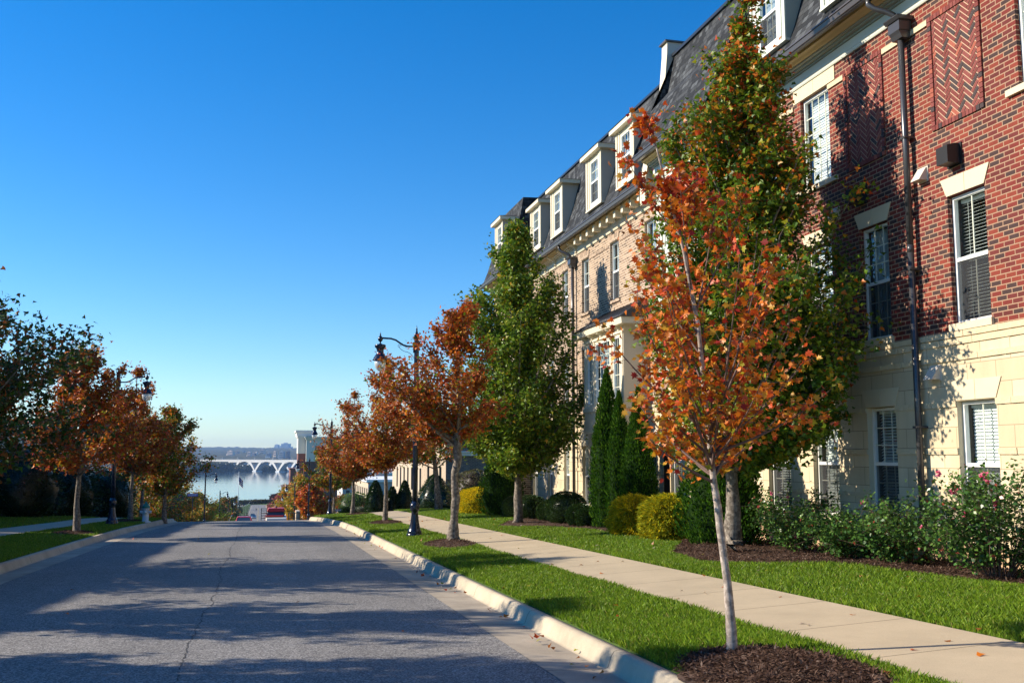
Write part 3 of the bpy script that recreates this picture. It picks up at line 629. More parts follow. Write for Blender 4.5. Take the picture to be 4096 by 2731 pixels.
arbor('middle arborvitae joined to the tall one before the bay', 9.2, 24.95, .38, 3.6, 6000, 2)
arbor('right arborvitae of the three clustered before the tan bay', 9.3, 23.8, .46, 3.6, 7000, 3)
arbor('arborvitae behind the young maple, right of the golden shrubs', 9.0, 18.5, .85, 2.7, 11000, 4)
arbor('far arborvitae behind the bright green maple trunk', 8.9, 37.0, .85, 3.0, 7000, 5)
YP = [(.75, .55, .015), (.24, .25, .015), (.55, .45, .015), (.33, .36, .02)]
def gold(lab, x, y, rx, ry, h, n, seed, wt=(4, 1, 2, 1.2)):
    shrub('golden_cypress', lab, 'shrub', 'golden thread cypress shrubs', (x, y, zb(x, y)), rx, ry, h, int(n*1.8), .13, YP, wt, OVAL, seed, 'needle', dirmode='droop', rag=.12, width=.28, core=.74, prof=[(0, .8), (.25, 1), (.55, .97), (.75, .85), (.9, .6), (1, 0)])
gold('bright golden mounded shrub left of the darker golden one', 8.7, 22.6, .55, .72, .92, 9000, 6)
gold('darker green-gold shrub beside the tall arborvitae', 8.85, 20.9, .6, .75, .95, 9000, 7, (.8, 3, 1.2, 3))
gold('far golden yellow shrub by the end of the tan building', 8.6, 39.9, .8, 1.3, 1.0, 7000, 8)
BX = [(.045, .085, .02), (.02, .045, .012), (.07, .13, .03), (.03, .06, .02)]
BXP = [(0, .72), (.2, .95), (.5, 1), (.72, .9), (.88, .65), (.97, .3), (1, .0)]
for i, (x, y, r, h, lab) in enumerate([(8.85, 26.5, .36, .55, 'small boxwood nearest the arborvitae cluster'), (8.85, 27.3, .38, .62, 'second small boxwood from the arborvitae cluster'), (8.95, 28.9, .62, .95, 'largest clipped round boxwood under the downpipe'),
        (9.0, 30.8, .42, .68, 'boxwood just left of the largest one'), (8.85, 32.6, .55, .8, 'clipped boxwood behind the green maple trunk'), (8.85, 34.6, .5, .75, 'leftmost boxwood beside the far arborvitae')]):
    shrub('boxwood', lab, 'shrub', 'clipped boxwood balls', (x, y, zb(x, y)), r, r, h, 9000, .048, BX, [3, 2, 2.5, 1], OVAL, 20+i, 'leaf_w', prof=BXP, rag=.05, core=.8, width=1.2)
HL = [(.03, .07, .02), (.015, .035, .012), (.06, .12, .035)]
HP = [(0, .85), (.2, 1), (.45, .85), (.7, .55), (.9, .25), (1, .03)]
for i, (x, y, r, h, lab) in enumerate([(9.6, 56, 1.1, 2.0, 'dark holly behind the leaning tree'), (6.77, 60.5, .6, 1.95, 'pyramidal holly left of the near lamp, tallest of its group'), (7.85, 61, .45, 1.6, 'smaller holly between two larger ones left of the lamp post'), (8.6, 61, .5, 1.95, 'pyramidal holly touching the near lamp post')]):
    shrub('holly', lab, 'shrub', 'holly bushes past the crest', (x, y, (gz(x, y) if y < 60 else bz(y)+.35)), r, r, h, 5000, .10, HL, [3, 2, 2], OVAL, 30+i, 'leaf_w', prof=HP, rag=.06, core=.85)
for i, (x, y, r, h, pal, lab) in enumerate([(5.9, 70, .5, .75, HL, 'low round shrub left of the blue right-hand street sign'), (7.4, 80, 1.5, 2.2, [(.09, .17, .03), (.05, .10, .02), (.14, .22, .04)], 'loose green bush beyond the crest behind the clipped hedge'),
        (8.9, 79, 1.1, 1.5, [(.30, .11, .05), (.2, .07, .03), (.35, .16, .06)], 'rust-coloured bush beside the loose green bush'), (10.2, 48, 1.2, 1.9, [(.12, .13, .05), (.10, .07, .05), (.16, .15, .05)], 'straggly grey-green bush in front of the grey brick wall'), (9.6, 44.2, .9, 1.1, HL, 'dark low bush at the far end of the tan building')]):
    shrub('bush', lab, 'shrub', 'mixed bushes past the crest', (x, y, (gz(x, y) if y < 60 else bz(y)+.3)), r, r, h, 3500, .12, pal, [2, 1, 1], OVAL, 50+i, 'leaf', rag=.16, core=.7)
hz = bz(70)+.3
shrub('clipped_hedge', 'low clipped grey-green hedge beyond the crest', 'hedge', None, (7.6, 70.5, hz), 1.1, .5, .75, 4500, .07, [(.16, .19, .12), (.09, .11, .07), (.22, .25, .16)], [2, 1, 1], OVAL, 55, 'leaf', prof=[(0, .95), (.5, 1), (.95, 1), (1, 0)], rag=.02, core=.93)
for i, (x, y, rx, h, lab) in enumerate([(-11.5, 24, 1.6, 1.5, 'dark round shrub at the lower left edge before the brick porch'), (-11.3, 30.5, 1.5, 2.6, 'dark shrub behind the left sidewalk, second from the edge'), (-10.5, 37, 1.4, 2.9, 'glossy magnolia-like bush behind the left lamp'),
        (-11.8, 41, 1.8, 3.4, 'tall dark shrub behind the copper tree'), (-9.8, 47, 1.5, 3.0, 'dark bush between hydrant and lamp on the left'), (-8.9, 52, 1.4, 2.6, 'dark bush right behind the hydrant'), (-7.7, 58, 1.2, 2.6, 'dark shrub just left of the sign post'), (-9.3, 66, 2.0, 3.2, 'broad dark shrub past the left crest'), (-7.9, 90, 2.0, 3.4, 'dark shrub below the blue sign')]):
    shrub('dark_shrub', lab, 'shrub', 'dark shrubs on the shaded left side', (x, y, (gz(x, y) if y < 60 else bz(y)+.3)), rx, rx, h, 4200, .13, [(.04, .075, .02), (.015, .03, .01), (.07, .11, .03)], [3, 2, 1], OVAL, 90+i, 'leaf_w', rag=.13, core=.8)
# roses
def rose_bush(label, x, y, R, h, nst, seed, blooms):
    rs = np.random.RandomState(seed); z = zb(x, y); root = thing('rose_bush', label, 'rose bush', (x, y, z), 'rose bushes under the ground-floor windows')
    mb = MB(); P = []; tips = []
    for i in range(nst):
        a = rs.uniform(0, 2*PI); r = R*rs.uniform(.2, 1)**.7; hh = h*rs.uniform(.45, 1)*(1-.25*(r/R)**2)
        s = np.array([x+.12*math.cos(a), y+.12*math.sin(a), z-.02]); e = np.array([x+r*math.cos(a), y+r*math.sin(a), z+hh])
        b = bez(s, (s+e)/2+np.array([-.15*(e-s)[0], -.15*(e-s)[1], .12*hh]), e, 9); mb.tube(b, np.linspace(.008, .003, 9), 'twig', 4, False); tips.append(e)
        for k in range(2, 9):
            c = np.array(b[k]); m = int(rs.randint(12, 24)*(.6+.1*k)); P.append(c+rs.normal(size=(m, 3))*.07)
        for _ in range(2):
            k = rs.randint(3, 8); c = np.array(b[k]); e2 = c+rs.normal(size=3)*np.array([.2, .2, .1])+np.array([0, 0, .12]); mb.tube([c, (c+e2)/2, e2], [.004, .003, .002], 'twig', 4, False); P.append(e2+rs.normal(size=(9, 3))*.06)
    P = np.concatenate(P); P = P[P[:, 2] > z+.06]; n = len(P)
    V, F, K = leaf_arrays(P, .062, pick(rs, [(.06, .14, .025), (.035, .09, .018), (.11, .20, .035), (.24, .05, .03)], [3, 2, 2, .12], n)*rs.uniform(.7, 1.3, (n, 1)), OVAL, rs, width=1.25)
    mb.build('stem', root); link('foliage', fast('foliage', V, F, K, 'leaf_w'), root)
    for bx, by, bzz, s in blooms:
        c = np.array([bx, by, bzz]); m = 26; d = rs.normal(size=(m, 3)); d /= np.linalg.norm(d, axis=1)[:, None]
        s *= .62; Pp = c+d*s*.25; V, F, K = leaf_arrays(Pp, s, pick(rs, [(.80, .16, .30), (.85, .28, .42), (.65, .06, .16)], [3, 2, 1], m), LOBE, rs, dirs=d, width=1.3)
        o = link('rose_bloom', fast('rose_bloom', V, F, K, 'pink'), root)
rose_bush('big rose bush at the right edge with several open pink roses', 9.3, 11.2, 1.05, 1.5, 52, 1, [(9.15, 12.10, -.24, .085), (9.2, 11.25, -.25, .10), (9.2, 11.2, -.34, .08), (9.2, 11.86, -.47, .08), (9.2, 11.76, -.45, .075), (9.15, 11.0, -.60, .08), (9.05, 11.45, -.76, .08), (9.1, 11.55, -.9, .05)])
rose_bush('rose bush beneath the downpipe with one low pink rose', 9.35, 13.2, .95, 1.0, 36, 2, [(9.2, 13.2, -1.42, .07), (9.15, 12.5, -1.0, .05)])
rose_bush('rose bush under the dark window with a pink bud', 9.4, 14.6, .85, .95, 34, 3, [(9.25, 13.9, -1.14, .065), (9.25, 14.1, -.72, .05)])
rose_bush('rose bush behind the two tree trunks, farthest rose bush', 9.35, 16.4, .95, 1.15, 38, 4, [(9.2, 16.9, -.68, .06), (9.2, 16.3, -.72, .05), (9.1, 15.9, -1.4, .045)])
# ------------------------------------------------------------------ facade builder
def wall_holes(mb, u0, u1, v0, v1, holes, key, depth=.16, reveal=None, w=0):
    us = sorted(set([u0, u1]+[h[k] for h in holes for k in (0, 1) if u0 < h[k] < u1])); vs = sorted(set([v0, v1]+[h[k] for h in holes for k in (2, 3) if v0 < h[k] < v1]))
    for i in range(len(us)-1):
        for j in range(len(vs)-1):
            uc, vc = (us[i]+us[i+1])/2, (vs[j]+vs[j+1])/2
            if any(h[0] < uc < h[1] and h[2] < vc < h[3] for h in holes): continue
            mb.quad([(us[i], vs[j], w), (us[i+1], vs[j], w), (us[i+1], vs[j+1], w), (us[i], vs[j+1], w)], key)
    rk = reveal or key
    for a, b, c, d in holes:
        c2, d2 = max(c, v0), min(d, v1)
        if c2 >= d2: continue
        for (ua, ub) in ((a, a), (b, b)): mb.quad([(ua, c2, w), (ua, d2, w), (ua, d2, w-depth), (ua, c2, w-depth)], rk)
        if c2 == c: mb.quad([(a, c, w), (b, c, w), (b, c, w-depth), (a, c, w-depth)], rk)
        if d2 == d: mb.quad([(a, d, w), (b, d, w), (b, d, w-depth), (a, d, w-depth)], rk)
def window(face, parent, u0, u1, v0, v1, w=-.10, grid=(3, 3), low=(3, 3), blind=1, frame='white', mt='muntin', scr=True, t=.045, double=True, tilt=.35, name='window'):
    f = MB(face)
    f.box(u0, u0+t, v0, v1, w-.05, w+.02, frame); f.box(u1-t, u1, v0, v1, w-.05, w+.02, frame)
    f.box(u0+t, u1-t, v1-t, v1, w-.05, w+.02, frame); f.box(u0+t, u1-t, v0, v0+t, w-.05, w+.02, frame)
    a, b, c, d = u0+t, u1-t, v0+t, v1-t; vm = (c+d)/2
    if double: f.box(a, b, vm-.028, vm+.03, w-.045, w+.012, frame)
    gu = .018
    def grille(g, c, d, wz):
        for i in range(1, g[0]):
            x = a+(b-a)*i/g[0]; f.box(x-gu/2, x+gu/2, c, d, wz-.006, wz+.006, mt)
        for j in range(1, g[1]):
            y = c+(d-c)*j/g[1]; f.box(a, b, y-gu/2, y+gu/2, wz-.0045, wz+.0075, mt)
    if double:
        if grid: grille(grid, vm+.03, d, w-.012)
        if low: grille(low, c, vm-.028, w-.032)
    elif grid: grille(grid, c, d, w-.012)
    fo = f.build(name, parent)
    g = MB(face)
    if double:
        g.quad([(a, vm+.03, w-.02), (b, vm+.03, w-.02), (b, d, w-.02), (a, d, w-.02)], 'glass'); g.quad([(a, c, w-.04), (b, c, w-.04), (b, vm-.028, w-.04), (a, vm-.028, w-.04)], 'glass')
    else: g.quad([(a, c, w-.02), (b, c, w-.02), (b, d, w-.02), (a, d, w-.02)], 'glass')
    go = g.build('pane', None); go.parent = fo
    if scr and double:
        s = MB(face); s.quad([(a, c, w-.004), (b, c, w-.004), (b, vm-.03, w-.004), (a, vm-.03, w-.004)], 'screen'); so_ = s.build('insect_screen', None); so_.parent = fo
    h = MB(face); wb = w-.13
    if blind == 1:
        n = int((d-c)/.052)
        for i in range(n):
            y = c+(i+.5)*(d-c)/n; dz = .030*math.sin(tilt+.6); dw = .030*math.cos(tilt+.6)
            h.quad([(a+.01, y-dz, wb+dw), (b-.01, y-dz, wb+dw), (b-.01, y+dz, wb-dw), (a+.01, y+dz, wb-dw)], 'blind')
        h.box(a+.01, b-.01, d-.05, d, wb-.03, wb+.03, 'blind')
        for x in (a+(b-a)*.22, b-(b-a)*.22): h.box(x-.002, x+.002, c, d, wb+.026, wb+.029, 'blind')
    elif blind == 2:
        m = 14
        for i in range(m):
            x0, x1 = a+(b-a)*i/m, a+(b-a)*(i+1)/m
            h.quad([(x0, c, wb+.02*(i % 2)), (x1, c, wb+.02*((i+1) % 2)), (x1, d, wb+.02*((i+1) % 2)), (x0, d, wb+.02*(i % 2))], 'curtain')
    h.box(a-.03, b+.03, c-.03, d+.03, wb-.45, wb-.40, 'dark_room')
    ho = h.build('blind' if blind == 1 else 'curtain', None); ho.parent = fo
    if w-.0 > -99:
        q = MB(face)
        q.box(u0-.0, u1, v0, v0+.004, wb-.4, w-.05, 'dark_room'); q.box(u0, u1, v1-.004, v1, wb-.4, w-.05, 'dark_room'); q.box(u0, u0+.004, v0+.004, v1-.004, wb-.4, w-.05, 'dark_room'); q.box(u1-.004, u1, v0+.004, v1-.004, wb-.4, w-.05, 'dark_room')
        qo = q.build('window_recess', None); qo.parent = fo
    # sub-parts keep world coordinates: their parent already sits at -root location
    for o in (go, ho, qo): o.location = (0, 0, 0)
    return fo
XF = 10.3
FR = Face((XF, 0, 0), (0, 1, 0), (-1, 0, 0))
def roof_profile(dz): return [(.60, 7.82+dz), (.42, 8.02+dz), (.24, 8.48+dz), (.02, 9.2+dz), (-.12, 9.75+dz), (-.26, 10.4+dz), (-.33, 10.80+dz), (-.40, 10.84+dz)]
def cornice(name, face, parent, u0, u1, dz, mats, gutter=True, ends=True):
    tr_, fz, cr, so_ = mats; m = MB(face)
    m.sweep([(0, 7.33+dz), (.035, 7.33+dz), (.05, 7.36+dz), (.05, 7.38+dz), (.062, 7.40+dz), (.062, 7.56+dz), (0, 7.56+dz)], u0, u1, tr_)
    m.sweep([(0, 7.562+dz), (.10, 7.562+dz), (.10, 7.60+dz), (.17, 7.60+dz), (.17, 7.635+dz), (.24, 7.635+dz), (.24, 7.66+dz), (0, 7.66+dz)], u0, u1, fz)
    m.sweep([(0, 7.662+dz), (.26, 7.662+dz), (.29, 7.67+dz), (.34, 7.70+dz), (.40, 7.715+dz), (.40, 7.76+dz), (0, 7.76+dz)], u0, u1, cr)
    m.box(u0, u1, 7.762+dz, 7.79+dz, -.2, .585, so_)
    m.build(name, parent)
    if gutter:
        g = MB(face); g.sweep([(.50, 7.762+dz), (.50, 7.70+dz), (.585, 7.69+dz), (.59, 7.705+dz), (.615, 7.71+dz), (.635, 7.79+dz), (.655, 7.80+dz), (.655, 7.825+dz), (.60, 7.825+dz), (.60, 7.78+dz), (.5, 7.762+dz)], u0-.02, u1+.02, 'gutter'); g.build('gutter', parent)
def stone_base(face, parent, u0, u1, dz, holes, z_bot, lint, name='stone_base'):
    m = MB(face)
    wall_holes(m, u0, u1, z_bot+.0, 1.905+dz, holes, 'stone', depth=.18, reveal='stone_plain')
    o = m.build(name, parent)
    b = MB(face)
    def band(a, c, v0, v1, w=.028):
        # split-face courses, butt-jointed stones of uneven length
        rs = random.Random(int((a+v0)*97)); u = a
        while u < c-.02:
            L = min(rs.uniform(.45, .75), c-u)
            if c-u-L < .2: L = c-u
            k = 5; ww = [w+rs.uniform(-.006, .008) for _ in range(k+1)]
            for i in range(k):
                x0, x1 = u+.004+(L-.008)*i/k, u+.004+(L-.008)*(i+1)/k
                e = .006
                P = [(x0, v0+.003, .001), (x1, v0+.003, .001), (x1, v1-.003, .001), (x0, v1-.003, .001), (x0, v0+.004, ww[i]-e), (x1, v0+.004, ww[i+1]-e), (x1, v1-.004, ww[i+1]), (x0, v1-.004, ww[i])]
                b.add([b.T(*q) for q in P], [(4, 5, 6, 7), (0, 4, 5, 1), (3, 2, 6, 7), (0, 3, 7, 4), (1, 5, 6, 2)], 'stone_rough')
            u += L
    for q_ in ((1.81, 1.905, .04), (1.70, 1.802, .03), (1.455, 1.55, .03)): b = MB(face); band(u0, u1, q_[0]+dz, q_[1]+dz, q_[2]); b.build('split_face_band', parent)
    hs = sorted([(h[0], h[1]) for h in holes if h[2] < .7+dz < h[3]])
    seg = []; c0 = u0
    for a, c in hs: seg.append((c0, a)); c0 = c
    seg.append((c0, u1))
    for v0, v1 in ((.75, .85), (.03, .13), (-.695, -.61)):
        b = MB(face)
        for a, c in seg:
            if c-a > .1: band(a, c, v0+dz, v1+dz)
        b.build('split_face_band', parent)
    for a, c in hs:
        if not lint: break
        s = .13; um = (a+c)/2; l = MB(face)
        for pl in ([(a, .851+dz), (um-.004, .851+dz), (um-.004, 1.15+dz), (a-s, 1.15+dz)], [(um+.004, .851+dz), (c, .851+dz), (c+s, 1.15+dz), (um+.004, 1.15+dz)]): l.prism(pl, .002, .014, 'stone_plain')
        l.build('lintel', parent); l = MB(face)
        l.box(a-.04, c+.04, -1.17+dz, -1.085+dz, -.1, .05, 'stone_plain'); l.build('sill', parent)
    return o
def leader_and_pipe(parent, face, u, dz, ztop, zbot, w=.15):
    m = MB(face); P = lambda uu, vv, ww: m.T(uu, vv, ww)
    m.tube([P(u+.28, 7.70+dz, .52), P(u+.27, 7.60+dz, .52), P(u+.2, 7.5+dz, .46), P(u+.1, 7.42+dz, .33), P(u+.02, 7.33+dz, .22), P(u, 7.22+dz, w+.02)], [.048]*6, 'pipe', 10)
    # leader head
    m.sweep([(.0, 7.26+dz), (.30, 7.26+dz), (.31, 7.24+dz), (.27, 7.19+dz), (.02, 7.19+dz)], u-.19, u+.19, 'pipe')
    m.box(u-.15, u+.15, 7.02+dz, 7.19+dz, .02, .25, 'pipe')
    m.sweep([(.02, 7.02+dz), (.25, 7.02+dz), (.22, 6.97+dz), (.19, 6.90+dz), (.02, 6.90+dz)], u-.13, u+.13, 'pipe')
    m.tube([P(u, 6.92+dz, w-.03), P(u, 3.4+dz, w-.03)], .052, 'pipe', 14); m.tube([P(u, 3.42+dz, w-.03), P(u, 3.3+dz, w-.03)], .056, 'pipe', 14)
    m.tube([P(u, 3.32+dz, w-.03), P(u, zbot, w-.03)], .052, 'pipe', 14)
    for z in (5.2, 3.0, .45, -.9): m.box(u-.075, u+.075, z+dz, z+.035+dz, .0, w+.03, 'pipe')
    m.build('downpipe', parent)
def vent(parent, face, u, v, key, s=1.0, name='wall_vent'):
    m = MB(face)
    if key == 'black':
        m.box(u-.17, u+.17, v-.17, v+.17, 0, .02, 'black'); m.box(u-.13, u+.13, v-.15, v+.12, .02, .24, 'black'); m.sweep([(.02, v+.12), (.24, v+.12), (.1, v+.16), (.02, v+.16)], u-.13, u+.13, 'black')
    else:
        m.box(u-.13, u+.13, v-.12, v+.13, 0, .012, 'vent_w'); m.sweep([(.012, v-.10), (.17, v-.10), (.03, v+.11), (.012, v+.11)], u-.11, u+.11, 'vent_w')
    m.build(name, parent)
def dormer(parent, face, ua, ub, dz, front, side_, wf=.42, lowgrid=None):
    m = MB(face); zb_, zt = 8.23+dz, 9.86+dz
    d = MB(face)
    uo0, uo1 = ua+.36, ub-.36; vb, vt = 8.36+dz, 9.72+dz
    wall_holes(d, ua, ub, zb_, zt, [(uo0, uo1, vb, vt)], front, depth=.10, w=wf)
    d.box(ua, ua+.11, zb_, zt, wf, wf+.03, front); d.box(ub-.11, ub, zb_, zt, wf, wf+.03, front); d.box(ua+.17, ua+.28, zb_+.0, zt, wf, wf+.018, front); d.box(ub-.28, ub-.17, zb_, zt, wf, wf+.018, front)
    d.box(ua-.02, ub+.02, zb_-.05, zb_, wf-.2, wf+.04, front)
    for u in (ua, ub): d.quad([(u, zb_, wf), (u, zt, wf), (u, zt, -.6), (u, zb_, -.6)], side_)
    d.quad([(ua, zb_, wf), (ub, zb_, wf), (ub, zb_, -.1), (ua, zb_, -.1)], side_)
    # eave + hipped cap
    d.box(ua-.16, ub+.16, zt, zt+.13, -.7, wf+.17, front)
    e = zt+.131
    P = [(ua-.18, e, wf+.19), (ub+.18, e, wf+.19), (ub+.18, e, -.7), (ua-.18, e, -.7), (ua+.45, e+.20, wf-.35), (ub-.45, e+.20, wf-.35), (ub-.45, e+.2, -.7), (ua+.45, e+.2, -.7)]
    d.add([d.T(*q) for q in P], [(0, 1, 5, 4), (1, 2, 6, 5), (3, 0, 4, 7), (4, 5, 6, 7), (0, 1, 2, 3)], 'shingle')
    o = d.build('dormer', parent)
    n0 = len(bpy.data.objects)
    f = window(face, None, uo0, uo1, vb, vt, w=wf-.03, grid=(3, 2), low=(3, 2), blind=2, name='dormer_window', t=.04)
    # make window bits sub-parts of the dormer
    for ch in list(f.children):
        ch.parent = o
    f.parent = o
    for ch in o.children: ch.location = (0, 0, 0)
    return o
# ---- red brick building
red = thing('townhouse', 'red brick building with dark mansard roof filling the right of the picture', 'building', (XF+4, 14, -1.6))
Y0, Y1 = -1.0, 24.2
colsG = [(7.0, 7.85), (8.8, 9.65), (10.50, 11.3), (12.25, 13.10), (14.62, 15.44), (16.38, 17.25), (18.10, 19.0), (20.4, 21.2), (21.9, 22.7), (23.45, 24.15)]
cols2 = [(7.0, 7.85), (8.8, 9.65), (10.50, 11.3), (12.25, 13.08), (14.62, 15.44), (16.35, 17.24), (18.1, 19.0)]
cols3 = [(7.2, 8.1), (10.47, 11.45), (16.27, 17.28), (18.2, 19.1)]
hG = [(a, b, -1.09, .84) for a, b in colsG]; h2 = [(a, b, 2.02, 4.02) for a, b in cols2]; h3 = [(a, b, 5.22, 7.05) for a, b in cols3]
zfb = -1.3
stone_base(FR, red, Y0, Y1, 0, hG, zfb, True)
m = MB(FR); bayh = [(19.8, 23.9, 2.0, 7.33)]
wall_holes(m, Y0, Y1, 1.906, 7.45, h2+h3+bayh, 'red_brick', depth=.14); m.build('brick_wall', red)
m = MB(FR); m.box(Y0, Y1, -3.0, zfb-.003, -.25, .045, 'found'); m.build('foundation', red)
m = MB(FR)   # rear, ends, roof deck
m.box(Y0+.05, Y1, -3.0, 10.78, -11, -.75, 'dark_brick'); m.quad([(Y0, -3, 0), (Y0, 7.7, 0), (Y0, 7.7, -10.9), (Y0, -3, -10.9)], 'red_brick'); m.build('rear_block', red)
# cast stone lintels, sills, springer strips
for a, b in cols2:
    um = (a+b)/2; s = .13; m = MB(FR)
    for pl in ([(a, 4.025), (um-.004, 4.025), (um-.004, 4.31), (a-s, 4.31)], [(um+.004, 4.025), (b, 4.025), (b+s, 4.31), (um+.004, 4.31)]): m.prism(pl, .002, .016, 'stone_plain')
    m.build('lintel', red); m = MB(FR)
    m.box(a-.05, b+.05, 1.908, 2.018, -.1, .05, 'stone_plain'); m.build('sill', red)
for a, b in cols3:
    um = (a+b)/2; m = MB(FR)
    m.box(a-.24, um-.003, 7.055, 7.328, .002, .016, 'stone_plain'); m.box(um+.003, b+.24, 7.055, 7.328, .002, .016, 'stone_plain')
    m.build('lintel', red); m = MB(FR)
    m.box(a-.24, b+.22, 5.12, 5.215, -.1, .055, 'stone_plain'); m.build('sill', red)
for a, b in ((14.10, 14.54), (13.33, 13.78), (15.74, 16.26), (17.53, 18.18), (11.50, 12.13), (9.0, 10.4)): m = MB(FR); m.box(a, b, 6.93, 7.02, .0, .03, 'stone_rough'); m.build('stone_strip', red)
gsp = [((3, 3), (3, 3))]*10
for i, (a, b) in enumerate(colsG):
    dark = i in (4, 6); big = i == 3
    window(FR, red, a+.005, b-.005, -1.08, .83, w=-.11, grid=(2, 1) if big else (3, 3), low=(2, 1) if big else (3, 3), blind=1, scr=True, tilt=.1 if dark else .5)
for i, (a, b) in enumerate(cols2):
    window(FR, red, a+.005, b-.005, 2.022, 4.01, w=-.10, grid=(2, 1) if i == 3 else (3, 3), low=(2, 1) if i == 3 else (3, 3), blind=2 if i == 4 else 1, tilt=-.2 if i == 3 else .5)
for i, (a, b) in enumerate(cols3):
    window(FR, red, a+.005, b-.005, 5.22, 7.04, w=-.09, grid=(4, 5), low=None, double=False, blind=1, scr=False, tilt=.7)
# herringbone panels, brick by brick
HB = [simple('hb_red', (.17, .032, .024), .85, bump=.8, bscale=50, noise=.2, nscale=40), simple('hb_rose', (.21, .05, .04), .85, bump=.8, bscale=50, noise=.2, nscale=40), simple('hb_dark', (.05, .032, .032), .85, bump=.8, bscale=50), simple('hb_orange', (.33, .085, .05), .85, bump=.8, bscale=50, noise=.2, nscale=40)]
def clip(poly, a, b, c, d):
    def cut(P, f):
        out = []
        for i in range(len(P)):
            p, q = P[i], P[(i+1) % len(P)]; fp, fq = f(p), f(q)
            if fp >= 0: out.append(p)
            if fp*fq < 0: t = fp/(fp-fq); out.append((p[0]+(q[0]-p[0])*t, p[1]+(q[1]-p[1])*t))
        return out
    for f in (lambda p: p[0]-a, lambda p: b-p[0], lambda p: p[1]-c, lambda p: d-p[1]):
        poly = cut(poly, f)
        if len(poly) < 3: return None
    return poly
def herring(parent, u0, u1, v0, v1):
    m = MB(FR); r = random.Random(int(u0*10)); bd = .085
    a, b, c, d = u0+bd, u1-bd, v0+bd, v1-bd
    M['hb_mortar'] = M.get('hb_mortar') or simple('hb_mortar', (.52, .36, .24), .9)
    m.quad([(u0+.002, v0+.002, .003), (u1-.002, v0+.002, .003), (u1-.002, v1-.002, .003), (u0+.002, v1-.002, .003)], 'hb_mortar')
    Lb, Wb = .213, .071; g = .015
    col = lambda: HB[r.choices([0, 1, 2, 3], [4, 4, 2, 1])[0]]
    cu, cv = (a+b)/2, (c+d)/2; s = math.sqrt(.5)
    for i in range(-26, 27):
        for j in range(-14, 15):
            # herringbone lattice in rotated frame
            ox = i*Wb+j*Lb*1.0; oy = i*Wb-j*Lb*1.0
            for (x0, y0, x1, y1) in ((ox, oy, ox+Lb, oy+Wb), (ox, oy+Wb, ox+Wb, oy+Wb+Lb)):
                P = [(x0+g/2, y0+g/2), (x1-g/2, y0+g/2), (x1-g/2, y1-g/2), (x0+g/2, y1-g/2)]
                P = [(cu+(x-y)*s, cv+(x+y)*s) for x, y in P]
                P = clip(P, a+.004, b-.004, c+.004, d-.004)
                if P: m.prism(P, .0035, .010, col())
    n = int((v1-v0)/.0765)
    for i in range(n):
        z0, z1 = v0+(v1-v0)*i/n+.005, v0+(v1-v0)*(i+1)/n-.005
        for x0 in (u0, u1-bd+.006): m.box(x0, x0+bd-.006, z0, z1, .0, .03, col())
    n = int((u1-u0-2*bd)/.0765)
    for i in range(n):
        x0, x1 = u0+bd+(u1-u0-2*bd)*i/n+.005, u0+bd+(u1-u0-2*bd)*(i+1)/n-.005
        for z0 in (v0, v1-bd+.006): m.box(x0, x1, z0, z0+bd-.006, .0, .03, col())
    m.build('herringbone_panel', parent)
for a in ((14.56, 15.73), (12.14, 13.32), (18.35-.2, 18.35+.0)):
    if a[1]-a[0] > .5: herring(red, a[0], a[1], 5.15, 7.04)
cornice('cornice', FR, red, Y0, 19.6, 0, ('trim_r', 'frieze', 'soffit', 'soffit'))
FRb = Face((XF-.35, 0, 0), (0, 1, 0), (-1, 0, 0))
cornice('bay_cornice', FRb, red, 19.602, 24.0, 0, ('trim_r', 'frieze', 'soffit', 'soffit'))
# siding-clad bay at the left end
m = MB(FRb); bw = [(20.45, 21.3), (21.58, 22.42), (22.5, 23.42)]
bh = [(a, b, 5.35, 7.0) for a, b in bw]+[(a, b, 2.5, 4.2) for a, b in bw]
wall_holes(m, 19.75, 23.95, 1.9, 7.4, bh, 'trim_r', depth=.1)
for u in (19.75, 23.95): m.quad([(u, 1.9, 0), (u, 7.4, 0), (u, 7.4, -.36), (u, 1.9, -.36)], 'trim_r')
m.quad([(19.75, 1.9, 0), (23.95, 1.9, 0), (23.95, 1.9, -.36), (19.75, 1.9, -.36)], 'trim_r')
for u in (19.77, 23.55): m.box(u, u+.16, 1.95, 7.3, 0, .03, 'trim_r'); m.box(u+.22, u+.36, 1.95, 7.3, 0, .02, 'trim_r')
for v in (7.1, 7.2, 4.4, 4.6, 4.8, 5.0, 5.15): m.box(20.15, 23.5, v, v+.03, 0, .02, 'trim_r')
m.build('bay_window_wall', red)
for a, b in bw:
    window(FRb, red, a+.005, b-.005, 5.36, 6.99, w=-.04, grid=(3, 2), low=(3, 2), blind=1, scr=False, tilt=.7); window(FRb, red, a+.005, b-.005, 2.51, 4.19, w=-.04, blind=1)
# mansard roof
m = MB(FR); m.sweep(roof_profile(0), Y0, 19.6, 'shingle'); m.build('mansard_roof', red)
m = MB(FRb); m.sweep(roof_profile(0)[:4]+[(-.47, 9.75), (-.61, 10.4), (-.68, 10.8), (-.75, 10.84)], 19.602, 24.2, 'shingle', caps=True); m.build('bay_roof', red)
m = MB(FR); m.box(Y0, 24.2, 10.80, 10.88, -.75, -.27, 'metal_roof'); m.build('roof_edge_flashing', red)
for a, b in ((17.0, 18.46), (14.25, 15.71), (11.5, 12.96), (8.75, 10.2)): dormer(red, FR, a, b, 0, 'trim_r', 'frieze')
